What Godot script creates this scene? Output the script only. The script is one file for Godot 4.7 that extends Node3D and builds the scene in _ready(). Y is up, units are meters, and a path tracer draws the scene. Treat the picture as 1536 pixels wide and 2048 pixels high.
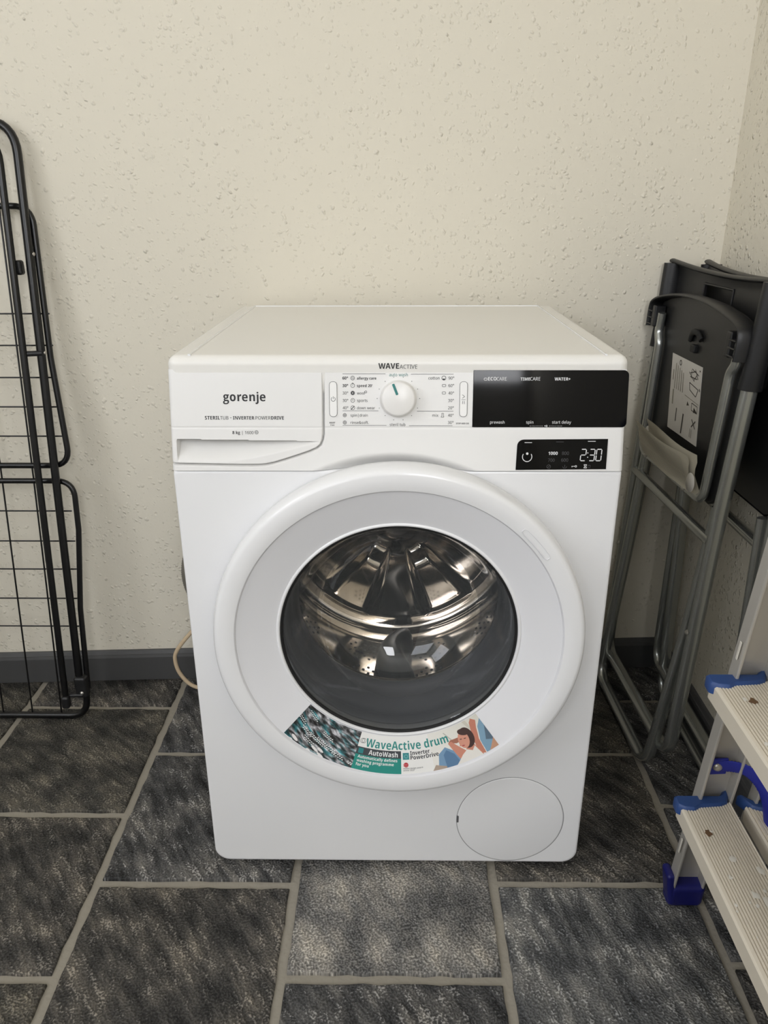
extends Node3D

# ------------------------------------------------------------------ helpers
var M := {}
var taken := {}
var font_r: SystemFont
var font_b: SystemFont
var font_l: SystemFont

func numbered(called: String) -> String:
	if not taken.has(called):
		taken[called] = 0
		return called
	taken[called] += 1
	return "%s_%03d" % [called, taken[called]]

func tag(o: Node, label := "", category := "", group := "", kind := "") -> Node:
	if label: o.set_meta("label", label)
	if category: o.set_meta("category", category)
	if group: o.set_meta("group", group)
	if kind: o.set_meta("kind", kind)
	return o

func thing(called: String, label: String, category: String, at := Vector3.ZERO) -> Node3D:
	var o := Node3D.new()
	o.name = numbered(called)
	add_child(o, true)
	o.position = at
	tag(o, label, category)
	return o

func part(called: String, mesh: Mesh, m: Material, parent: Node, label := "", at := Vector3.ZERO) -> MeshInstance3D:
	var o := MeshInstance3D.new()
	o.name = called
	o.mesh = mesh
	o.material_override = m
	o.position = at
	o.cast_shadow = GeometryInstance3D.SHADOW_CASTING_SETTING_ON
	var n := 0
	while parent.has_node(NodePath(o.name)):
		n += 1
		o.name = "%s_%03d" % [called, n]
	parent.add_child(o, true)
	if label: o.set_meta("label", label)
	return o

func struct(called: String, mesh: Mesh, m: Material, label: String, category: String) -> MeshInstance3D:
	var o := part(called, mesh, m, self)
	tag(o, label, category, "", "structure")
	return o

func mat(c: Color, rough: float, metal := 0.0, spec := 0.5) -> StandardMaterial3D:
	var m := StandardMaterial3D.new()
	m.albedo_color = c
	m.roughness = rough
	m.metallic = metal
	m.metallic_specular = spec
	return m

func c8(r: int, g: int, b: int) -> Color:
	return Color(r / 255.0, g / 255.0, b / 255.0)

# triangle whose front looks along nh
func tri(st: SurfaceTool, a: Vector3, b: Vector3, c: Vector3, nh: Vector3) -> void:
	if (b - a).cross(c - a).dot(nh) > 0.0:
		st.add_vertex(a); st.add_vertex(c); st.add_vertex(b)
	else:
		st.add_vertex(a); st.add_vertex(b); st.add_vertex(c)

func quad(st: SurfaceTool, a: Vector3, b: Vector3, c: Vector3, d: Vector3, nh: Vector3) -> void:
	tri(st, a, b, c, nh)
	tri(st, a, c, d, nh)

func begin() -> SurfaceTool:
	var st := SurfaceTool.new()
	st.begin(Mesh.PRIMITIVE_TRIANGLES)
	return st

# a grid of points with normals -> indexed mesh; rows x cols
func grid_mesh(p: PackedVector3Array, cols: int, rows: int, uv := PackedVector2Array(), flip := false, keep := PackedByteArray()) -> ArrayMesh:
	var n := PackedVector3Array()
	n.resize(p.size())
	for j in rows:
		for i in cols:
			var a := p[j * cols + mini(i + 1, cols - 1)] - p[j * cols + maxi(i - 1, 0)]
			var b := p[mini(j + 1, rows - 1) * cols + i] - p[maxi(j - 1, 0) * cols + i]
			var k := a.cross(b)
			n[j * cols + i] = (-k if flip else k).normalized() if k.length_squared() > 1e-20 else Vector3(0, 0, 1)
	var ix := PackedInt32Array()
	for j in rows - 1:
		for i in cols - 1:
			if keep.size() and not keep[j * (cols - 1) + i]:
				continue
			var a := j * cols + i
			if flip:
				ix.append_array([a, a + 1, a + cols, a + 1, a + cols + 1, a + cols])
			else:
				ix.append_array([a, a + cols, a + 1, a + 1, a + cols, a + cols + 1])
	var arr := []
	arr.resize(Mesh.ARRAY_MAX)
	arr[Mesh.ARRAY_VERTEX] = p
	arr[Mesh.ARRAY_NORMAL] = n
	if uv.size(): arr[Mesh.ARRAY_TEX_UV] = uv
	arr[Mesh.ARRAY_INDEX] = ix
	var m := ArrayMesh.new()
	m.add_surface_from_arrays(Mesh.PRIMITIVE_TRIANGLES, arr)
	return m

# box with rounded edges, added to st
func rbox_into(st: SurfaceTool, t: Transform3D, size: Vector3, r: float, k := 3) -> void:
	var h := size / 2.0
	r = minf(r, minf(h.x, minf(h.y, h.z)) * 0.999)
	for ax in 3:
		var b := (ax + 1) % 3
		var c := (ax + 2) % 3
		for s in [-1.0, 1.0]:
			var lists := []
			for q in [b, c]:
				var l := []
				for i in range(k, -1, -1): l.append(-h[q] + r - r * tan(PI / 4 * i / k))
				for i in range(0, k + 1): l.append(h[q] - r + r * tan(PI / 4 * i / k))
				lists.append(l)
			var n: int = lists[0].size()
			var P := []
			var N := []
			for i in n:
				for j in n:
					var v := Vector3.ZERO
					v[ax] = s * h[ax]
					v[b] = lists[0][i]
					v[c] = lists[1][j]
					var q := Vector3(clampf(v.x, -h.x + r, h.x - r), clampf(v.y, -h.y + r, h.y - r), clampf(v.z, -h.z + r, h.z - r))
					var o := (v - q).normalized()
					P.append(t * (q + o * r))
					N.append((t.basis * o).normalized())
			for i in n - 1:
				for j in n - 1:
					var id := [i * n + j, (i + 1) * n + j, (i + 1) * n + j + 1, i * n + j + 1]
					if s < 0: id.reverse()
					for e in [0, 2, 1, 0, 3, 2]:
						st.set_normal(N[id[e]])
						st.set_uv(Vector2(P[id[e]].x, P[id[e]].y))
						st.add_vertex(P[id[e]])

func rbox(size: Vector3, r: float, at := Vector3.ZERO, basis := Basis()) -> ArrayMesh:
	var st := begin()
	rbox_into(st, Transform3D(basis, at), size, r)
	st.index()
	return st.commit()

# surface of revolution about +z; profile of (r, z); repeated points make a hard edge
func lathe_into(st: SurfaceTool, prof: Array, at := Vector3.ZERO, segs := 96, basis := Basis(), sx := 1.0) -> void:
	var nrm := []
	for i in prof.size():
		var d := Vector2.ZERO
		var p: Vector2 = prof[i]
		if i > 0 and prof[i - 1].distance_to(p) > 1e-7: d += (p - prof[i - 1]).normalized()
		if i < prof.size() - 1 and prof[i + 1].distance_to(p) > 1e-7: d += (prof[i + 1] - p).normalized()
		nrm.append(Vector2(d.y, -d.x).normalized())
	for i in prof.size() - 1:
		if prof[i].distance_to(prof[i + 1]) < 1e-7: continue
		for s in segs:
			var ids := [[i, s], [i + 1, s], [i + 1, s + 1], [i, s + 1]]
			var v := []
			var n := []
			for e in ids:
				var a: float = TAU * e[1] / segs
				var p: Vector2 = prof[e[0]]
				v.append(at + basis * Vector3(p.x * cos(a) * sx, p.x * sin(a), p.y))
				n.append((basis * Vector3(nrm[e[0]].x * cos(a), nrm[e[0]].x * sin(a), nrm[e[0]].y)).normalized())
			for f in [[0, 1, 2], [0, 2, 3]]:
				var g: Vector3 = (v[f[1]] - v[f[0]]).cross(v[f[2]] - v[f[0]])
				if g.length_squared() < 1e-20: continue
				var o: Array = f if g.dot(n[f[0]] + n[f[1]] + n[f[2]]) < 0 else [f[0], f[2], f[1]]
				for e in o:
					st.set_normal(n[e]); st.add_vertex(v[e])

func lathe(prof: Array, at := Vector3.ZERO, segs := 96, basis := Basis()) -> ArrayMesh:
	var st := begin()
	lathe_into(st, prof, at, segs, basis)
	st.index()
	return st.commit()

# polyline with rounded corners
func fillet(pts: Array, r: float, k := 8) -> Array:
	var out := [pts[0]]
	for i in range(1, pts.size() - 1):
		var p: Vector3 = pts[i]
		var a: Vector3 = (pts[i - 1] - p)
		var b: Vector3 = (pts[i + 1] - p)
		var half: float = a.angle_to(b) / 2.0
		if absf(half - PI / 2) < 0.01:
			out.append(p); continue
		var t := minf(r / tan(half), minf(a.length(), b.length()) * 0.49)
		var p0 := p + a.normalized() * t
		var p1 := p + b.normalized() * t
		for j in k + 1:
			var s := float(j) / k
			out.append(p0.lerp(p, s).lerp(p.lerp(p1, s), s))
	out.append(pts[-1])
	return out

func spline(pts: Array, k := 8) -> Array:
	var out := []
	for i in pts.size() - 1:
		var p0: Vector3 = pts[maxi(i - 1, 0)]
		var p3: Vector3 = pts[mini(i + 2, pts.size() - 1)]
		for j in k:
			out.append(pts[i].cubic_interpolate(pts[i + 1], p0, p3, float(j) / k))
	out.append(pts[-1])
	return out

# a tube along a polyline; the section is an oval rx (across, along side) by ry; side is the direction of rx
func tube_into(st: SurfaceTool, path: Array, rx: float, ry := -1.0, side := Vector3.ZERO, segs := 12, radii := PackedFloat32Array()) -> void:
	if ry < 0: ry = rx
	var n := path.size()
	var rings := []
	var norms := []
	var s := side
	var t0: Vector3 = (path[1] - path[0]).normalized()
	if s == Vector3.ZERO: s = t0.cross(Vector3(0.31, 0.87, 0.13)).normalized()
	for i in n:
		var t: Vector3 = (path[mini(i + 1, n - 1)] - path[maxi(i - 1, 0)]).normalized()
		if side != Vector3.ZERO and absf(t.dot(side)) < 0.95: s = side
		s = (s - t * s.dot(t)).normalized()
		var u := t.cross(s)
		var f := radii[i] if radii.size() else 1.0
		var ring := []
		var nr := []
		for j in segs + 1:
			var a := TAU * j / segs
			ring.append(path[i] + (s * cos(a) * rx + u * sin(a) * ry) * f)
			nr.append((s * cos(a) / rx + u * sin(a) / ry).normalized())
		rings.append(ring)
		norms.append(nr)
	for i in n - 1:
		for j in segs:
			for e in [[i, j], [i + 1, j], [i + 1, j + 1], [i, j], [i + 1, j + 1], [i, j + 1]]:
				st.set_normal(norms[e[0]][e[1]])
				st.add_vertex(rings[e[0]][e[1]])
	for e in [0, n - 1]:
		var d: Vector3 = (path[1] - path[0]).normalized() * -1.0 if e == 0 else (path[n - 1] - path[n - 2]).normalized()
		for j in segs:
			var q := [path[e], rings[e][j], rings[e][j + 1]]
			if (q[1] - q[0]).cross(q[2] - q[0]).dot(d) > 0: q = [q[0], q[2], q[1]]
			for v in q:
				st.set_normal(d)
				st.add_vertex(v)

func tube(path: Array, rx: float, ry := -1.0, side := Vector3.ZERO, segs := 12) -> ArrayMesh:
	var st := begin()
	tube_into(st, path, rx, ry, side, segs)
	st.index()
	return st.commit()

# polygon (in its own xy plane) with thickness along z and a small bevel on the front edge
func slab_into(st: SurfaceTool, poly: PackedVector2Array, z0: float, z1: float, bevel := 0.0, t := Transform3D()) -> void:
	var pts := poly
	if Geometry2D.is_polygon_clockwise(pts): pts.reverse()
	var inner := pts
	if bevel > 0.0:
		inner = PackedVector2Array()
		var n := pts.size()
		for i in n:
			var d0 := (pts[i] - pts[(i + n - 1) % n]).normalized()
			var d1 := (pts[(i + 1) % n] - pts[i]).normalized()
			var nn := (Vector2(d0.y, -d0.x) + Vector2(d1.y, -d1.x))
			nn = nn.normalized() / maxf(0.5, nn.length() / 2.0) if nn.length() > 1e-6 else Vector2.ZERO
			inner.append(pts[i] - nn * bevel)
	var ix := Geometry2D.triangulate_polygon(inner)
	st.set_smooth_group(-1)
	for i in range(0, ix.size(), 3):
		var v := []
		var w := []
		for e in 3:
			v.append(t * Vector3(inner[ix[i + e]].x, inner[ix[i + e]].y, z1))
			w.append(t * Vector3(inner[ix[i + e]].x, inner[ix[i + e]].y, z0))
		tri(st, v[0], v[1], v[2], t.basis.z)
		tri(st, w[0], w[1], w[2], -t.basis.z)
	var m := pts.size()
	st.set_smooth_group(7 if m > 10 else -1)
	for i in m:
		var a := pts[i]
		var b := pts[(i + 1) % m]
		var d := (b - a).normalized()
		var nh := t.basis * Vector3(d.y, -d.x, 0)
		quad(st, t * Vector3(a.x, a.y, z0), t * Vector3(b.x, b.y, z0), t * Vector3(b.x, b.y, z1 - bevel), t * Vector3(a.x, a.y, z1 - bevel), nh)
		if bevel > 0.0:
			var c := inner[i]
			var e := inner[(i + 1) % m]
			quad(st, t * Vector3(a.x, a.y, z1 - bevel), t * Vector3(b.x, b.y, z1 - bevel), t * Vector3(e.x, e.y, z1), t * Vector3(c.x, c.y, z1), nh + t.basis.z)

func slab(poly: PackedVector2Array, z0: float, z1: float, bevel := 0.0, t := Transform3D()) -> ArrayMesh:
	var st := begin()
	slab_into(st, poly, z0, z1, bevel, t)
	st.generate_normals()
	return st.commit()

# rounded polygon corners in 2-D
func round2(pts: Array, r: float, k := 6) -> PackedVector2Array:
	var out := PackedVector2Array()
	var n := pts.size()
	for i in n:
		var p: Vector2 = pts[i]
		var a: Vector2 = pts[(i + n - 1) % n] - p
		var b: Vector2 = pts[(i + 1) % n] - p
		var rr := r
		var half := absf(a.angle_to(b)) / 2.0
		var t := minf(rr / tan(half), minf(a.length(), b.length()) * 0.49)
		var p0 := p + a.normalized() * t
		var p1 := p + b.normalized() * t
		for j in k + 1:
			var s := float(j) / k
			out.append(p0.lerp(p, s).lerp(p.lerp(p1, s), s))
	return out

func rect2(x0: float, y0: float, x1: float, y1: float, r := 0.0) -> PackedVector2Array:
	var p := [Vector2(x0, y0), Vector2(x1, y0), Vector2(x1, y1), Vector2(x0, y1)]
	return round2(p, r) if r > 0 else PackedVector2Array(p)

# ---- print: flat ink laid on a surface through lay(Vector2) -> Vector3
func ink_tri(st: SurfaceTool, lay: Callable, a: Vector2, b: Vector2, c: Vector2) -> void:
	var q := [a, b, c]
	if (b - a).cross(c - a) > 0: q = [a, c, b]
	for p in q: st.add_vertex(lay.call(p))

func ink_poly(st: SurfaceTool, lay: Callable, poly: PackedVector2Array) -> void:
	var ix := Geometry2D.triangulate_polygon(poly)
	for i in range(0, ix.size(), 3): ink_tri(st, lay, poly[ix[i]], poly[ix[i + 1]], poly[ix[i + 2]])

func ink_line(st: SurfaceTool, lay: Callable, a: Vector2, b: Vector2, w: float) -> void:
	var n := (b - a).normalized().orthogonal() * w / 2
	ink_tri(st, lay, a + n, b + n, b - n)
	ink_tri(st, lay, a + n, b - n, a - n)

func ink_ring(st: SurfaceTool, lay: Callable, c: Vector2, r: float, w: float, a0 := 0.0, a1 := TAU) -> void:
	var k := 24
	for i in k:
		var p := Vector2.from_angle(lerpf(a0, a1, float(i) / k))
		var q := Vector2.from_angle(lerpf(a0, a1, float(i + 1) / k))
		ink_tri(st, lay, c + p * (r - w / 2), c + p * (r + w / 2), c + q * (r + w / 2))
		ink_tri(st, lay, c + p * (r - w / 2), c + q * (r + w / 2), c + q * (r - w / 2))

func ink_loop(st: SurfaceTool, lay: Callable, poly: PackedVector2Array, w: float) -> void:
	for i in poly.size(): ink_line(st, lay, poly[i], poly[(i + 1) % poly.size()], w)

# text with its baseline at y; width > 0 fits it to that width, else size is the em height; align 0 left, 1 centre, 2 right
func ink_text(st: SurfaceTool, lay: Callable, s: String, x: float, y: float, size: float, width := 0.0, align := 0, font: Font = null, squash := 1.0) -> void:
	var tm := TextMesh.new()
	tm.font = font if font else font_r
	tm.font_size = 64
	tm.pixel_size = 0.01
	tm.depth = 0.0
	tm.curve_step = 2.0
	tm.horizontal_alignment = HORIZONTAL_ALIGNMENT_LEFT
	tm.vertical_alignment = VERTICAL_ALIGNMENT_CENTER
	tm.text = "x"
	var base := tm.get_aabb().position.y
	tm.text = s
	var box := tm.get_aabb()
	var k := size / 0.64
	if width > 0: k = width / box.size.x
	var kx := k * squash
	var off: float = x - box.position.x * kx - [0.0, 0.5, 1.0][align] * box.size.x * kx
	for f in tm.get_surface_count():
		var arr := tm.surface_get_arrays(f)
		var v: PackedVector3Array = arr[Mesh.ARRAY_VERTEX]
		var nn: PackedVector3Array = arr[Mesh.ARRAY_NORMAL]
		var ix = arr[Mesh.ARRAY_INDEX]
		var count: int = ix.size() if ix != null else v.size()
		for i in range(0, count, 3):
			var q := []
			var up := true
			for e in 3:
				var id: int = ix[i + e] if ix != null else i + e
				if nn[id].z < 0.5: up = false
				q.append(Vector2(off + v[id].x * kx, y + (v[id].y - base) * k))
			if up: ink_tri(st, lay, q[0], q[1], q[2])

func ink_done(st: SurfaceTool) -> ArrayMesh:
	st.set_smooth_group(-1)
	st.generate_normals()
	return st.commit()

# ---- textures
func noise(sd: int, freq: float, octaves := 4, kind := FastNoiseLite.TYPE_SIMPLEX_SMOOTH) -> FastNoiseLite:
	var n := FastNoiseLite.new()
	n.seed = sd
	n.noise_type = kind
	n.frequency = freq
	n.fractal_octaves = octaves
	return n

func tex_rgb(b: PackedByteArray, w: int, h: int) -> ImageTexture:
	return ImageTexture.create_from_image(Image.create_from_data(w, h, false, Image.FORMAT_RGB8, b))

func tex_f(f: PackedFloat32Array, w: int, h: int) -> ImageTexture:
	return ImageTexture.create_from_image(Image.create_from_data(w, h, false, Image.FORMAT_RF, f.to_byte_array()))

func slate(sd: int, angle: float, tint: Color, streak: float, grain: float) -> StandardMaterial3D:
	var w := 512
	var n1 := noise(sd, 0.010, 4)
	var n2 := noise(sd + 7, 0.085, 4)
	var n3 := noise(sd + 13, 0.006, 3)
	var n4 := noise(sd + 21, 0.02, 3)
	var ca := cos(angle)
	var sa := sin(angle)
	var alb := PackedByteArray()
	alb.resize(w * w * 3)
	var hgt := PackedFloat32Array()
	hgt.resize(w * w)
	for y in w:
		for x in w:
			var p := x * ca + y * sa
			var q := y * ca - x * sa
			var s := n1.get_noise_2d(p * 0.55, q * 2.6)
			var g := n2.get_noise_2d(x * 1.6, y * 1.6)
			var b := n3.get_noise_2d(x, y)
			var f := n4.get_noise_2d(p * 0.7 + 900.0, q * 2.4)
			var v := 0.80 + b * 0.34 + s * 0.45 * streak + g * 0.75 * grain
			var hi := clampf((f * 0.75 + g * 0.85 + b * 0.4 - 0.34) * 4.2, 0.0, 1.0) * streak
			v = clampf(v, 0.35, 1.6) + hi * 0.62
			var warm := clampf(b * 0.6 + s * 0.4, -0.3, 0.5)
			var i := (y * w + x) * 3
			alb[i] = int(clampf(tint.r * v * (1.0 + 0.06 * warm), 0, 1) * 255)
			alb[i + 1] = int(clampf(tint.g * v * (1.0 + 0.02 * warm), 0, 1) * 255)
			alb[i + 2] = int(clampf(tint.b * v * (1.0 - 0.05 * warm), 0, 1) * 255)
			hgt[y * w + x] = 0.5 + s * 0.35 + g * 0.30 + f * 0.22
	var m := mat(Color.WHITE, 0.62)
	m.metallic_specular = 0.35
	m.albedo_texture = tex_rgb(alb, w, w)
	m.heightmap_enabled = true
	m.heightmap_texture = tex_f(hgt, w, w)
	m.heightmap_scale = 0.42
	return m

func plaster_height(sd: int, w: int, lumps: int, dense: float) -> ImageTexture:
	var rng := RandomNumberGenerator.new()
	rng.seed = sd
	var hgt := PackedFloat32Array()
	hgt.resize(w * w)
	var n1 := noise(sd + 1, 0.004, 3)
	var n2 := noise(sd + 2, 0.05, 3)
	for y in w:
		for x in w:
			# blend towards the far border so that the tile repeats
			hgt[y * w + x] = 0.35 + n2.get_noise_2d(x, y) * 0.035
	var where := noise(sd + 3, 0.0042, 2)
	var made := 0
	var tries := 0
	while made < lumps and tries < lumps * 12:
		tries += 1
		var cx := rng.randf() * w
		var cy := rng.randf() * w
		if where.get_noise_2d(cx, cy) * 0.5 + 0.5 + dense < rng.randf() * 1.15: continue
		made += 1
		var big := pow(rng.randf(), 2.6)
		var a := lerpf(1.5, 5.5, big)
		var b := a * lerpf(0.35, 0.95, rng.randf())
		var an := rng.randf_range(0.2, 1.6) if rng.randf() < 0.7 else rng.randf() * PI
		var hh := lerpf(0.10, 0.42, big) * (1.0 if rng.randf() < 0.82 else -0.8)
		var ca := cos(an)
		var sa := sin(an)
		var r := int(a * 1.5) + 1
		for dy in range(-r, r + 1):
			for dx in range(-r, r + 1):
				var p := (dx * ca + dy * sa) / a
				var q := (dy * ca - dx * sa) / b
				var d := p * p + q * q
				if d < 1.6:
					var i := posmod(int(cy) + dy, w) * w + posmod(int(cx) + dx, w)
					hgt[i] += hh * exp(-d * d * 1.6)
	return tex_f(hgt, w, w)

# ================================================================== the scene
func _ready() -> void:
	# ---- camera, sky, daylight
	var cam := Camera3D.new()
	cam.name = "camera"
	cam.fov = 67.43
	cam.near = 0.02
	cam.transform = Transform3D(Basis(Vector3.UP, 0.0141) * Basis(Vector3.RIGHT, -0.3826) * Basis(Vector3.BACK, -0.0032), Vector3(-0.0034, 1.0327, 0.9691))
	add_child(cam)
	cam.current = true
	var env := Environment.new()
	env.background_mode = Environment.BG_SKY
	var sm := ProceduralSkyMaterial.new()
	sm.sky_top_color = c8(214, 224, 240)
	sm.sky_horizon_color = c8(235, 239, 245)
	sm.ground_horizon_color = c8(190, 192, 190)
	sm.ground_bottom_color = c8(130, 130, 126)
	sm.sky_energy_multiplier = 2.2
	sm.ground_energy_multiplier = 1.0
	var sky := Sky.new()
	sky.sky_material = sm
	env.sky = sky
	env.tonemap_mode = Environment.TONE_MAPPER_LINEAR
	env.tonemap_exposure = 0.325
	env.sdfgi_enabled = true
	env.ssao_enabled = true
	env.ssil_enabled = true
	var we := WorldEnvironment.new()
	we.name = "environment"
	we.environment = env
	add_child(we)
	# daylight through the two windows behind the camera
	for d in [[Vector3(-1.12, 1.80, 2.56), Vector2(0.96, 1.0), 3.2], [Vector3(0.40, 1.80, 2.56), Vector2(0.38, 1.0), 6.2], [Vector3(-1.71, 1.80, 1.30), Vector2(1.0, 1.0), 4.5]]:
		var al := AreaLight3D.new()
		al.name = "window_daylight"
		al.area_size = d[1]
		al.light_energy = d[2]
		al.light_color = c8(250, 251, 255)
		al.shadow_enabled = true
		al.area_range = 12.0
		al.area_attenuation = 2.0
		add_child(al, true)
		al.look_at_from_position(d[0], d[0] + (Vector3(0, 0, -1) if d[0].z > 2.0 else Vector3(1, 0, 0)), Vector3.UP)

	font_r = SystemFont.new(); font_r.font_names = ["Droid Sans"]
	font_b = SystemFont.new(); font_b.font_names = ["Droid Sans"]; font_b.font_weight = 700
	materials()
	room()
	washing_machine()
	drying_rack()
	folding_chairs()
	step_ladder()

func materials() -> void:
	M.white = mat(c8(238, 238, 238), 0.22)
	M.white_lid = mat(c8(234, 232, 226), 0.36)
	M.fascia = mat(c8(229, 228, 225), 0.36)
	M.joint = mat(c8(150, 150, 150), 0.5)
	M.white_print = mat(c8(238, 237, 234), 0.4)
	M.silver = mat(c8(233, 233, 235), 0.4)
	M.black_gloss = mat(c8(6, 6, 7), 0.06, 0.0, 0.3)
	M.ink = mat(c8(38, 38, 40), 0.6)
	M.ink_grey = mat(c8(92, 92, 94), 0.6)
	M.ink_white = mat(c8(222, 222, 222), 0.5)
	M.ink_faint = mat(c8(64, 64, 66), 0.5)
	M.teal = mat(c8(44, 122, 118), 0.5)
	M.rubber = mat(c8(78, 78, 80), 0.38)
	M.black_plastic = mat(c8(28, 28, 29), 0.42)
	M.black_foot = mat(c8(20, 20, 20), 0.7)
	M.steel = mat(c8(206, 199, 190), 0.09, 1.0)
	M.lifter = mat(c8(12, 12, 13), 0.4)
	M.glass_side = mat(Color(0.36, 0.37, 0.38, 0.42), 0.06)
	M.glass_side.transparency = BaseMaterial3D.TRANSPARENCY_ALPHA
	M.steel_hole = mat(c8(16, 16, 16), 0.6)
	M.rack = mat(c8(9, 9, 10), 0.3)
	M.tube_steel = mat(c8(176, 178, 174), 0.24, 0.82)
	M.alu = mat(c8(196, 192, 184), 0.40, 0.4)
	M.alu_tread = mat(c8(226, 217, 199), 0.5, 0.05)
	M.blue = mat(c8(36, 68, 124), 0.45)
	M.dark_blue = mat(c8(22, 25, 100), 0.4)
	M.strap_blue = mat(c8(34, 44, 150), 0.45)
	M.paint = mat(c8(222, 218, 206), 0.7)
	M.rust = mat(c8(104, 78, 52), 0.8)
	M.hose = mat(c8(122, 118, 108), 0.6)
	M.cord = mat(c8(208, 186, 154), 0.5)
	M.paper = mat(c8(196, 190, 172), 0.8)
	M.paper_white = mat(c8(206, 202, 194), 0.75)
	M.paper_ink = mat(c8(70, 66, 60), 0.8)
	M.paper_faint = mat(c8(150, 145, 132), 0.8)
	M.plug = mat(c8(205, 198, 184), 0.6)
	M.rivet = mat(c8(196, 192, 184), 0.35, 0.8)
	M.glass = mat(Color(0.9, 0.92, 0.92, 0.06), 0.03)
	M.glass.transparency = BaseMaterial3D.TRANSPARENCY_ALPHA
	M.grout = mat(c8(150, 144, 131), 0.9)
	var gh := noise(5, 0.08, 3)
	var nt := NoiseTexture2D.new()
	nt.noise = gh; nt.width = 256; nt.height = 256; nt.seamless = true
	M.grout.heightmap_enabled = true
	M.grout.heightmap_texture = nt
	M.grout.heightmap_scale = 0.08
	M.grout.uv1_triplanar = true
	M.grout.uv1_world_triplanar = true
	M.grout.uv1_scale = Vector3(4, 4, 4)
	M.skirting = mat(c8(74, 74, 74), 0.5)
	# plaster
	for d in [["wall", 3, 6500, 0.10], ["wall_rough", 11, 9000, 0.4]]:
		var m := mat(c8(225, 219, 203), 0.75)
		m.metallic_specular = 0.3
		m.heightmap_enabled = true
		m.heightmap_texture = plaster_height(d[1], 1024, d[2], d[3])
		m.heightmap_scale = 0.34 if d[0] == "wall" else 0.5
		m.uv1_triplanar = true
		m.uv1_world_triplanar = true
		m.uv1_scale = Vector3(1.25, 1.25, 1.25)
		M[d[0]] = m
	M.ceiling = mat(c8(242, 241, 238), 0.85)
	M.door_wood = mat(c8(52, 42, 36), 0.5)
	M.slate = [slate(1, 0.95, c8(90, 87, 82), 0.85, 0.5), slate(2, 1.1, c8(150, 147, 141), 0.25, 0.6), slate(3, 1.0, c8(100, 99, 97), 1.0, 0.45), slate(4, 1.32, c8(120, 120, 118), 0.7, 0.4), slate(6, 0.7, c8(90, 87, 80), 0.6, 0.6)]

func wall_z(x: float) -> float:
	return -0.587 - 0.052 * x

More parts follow.
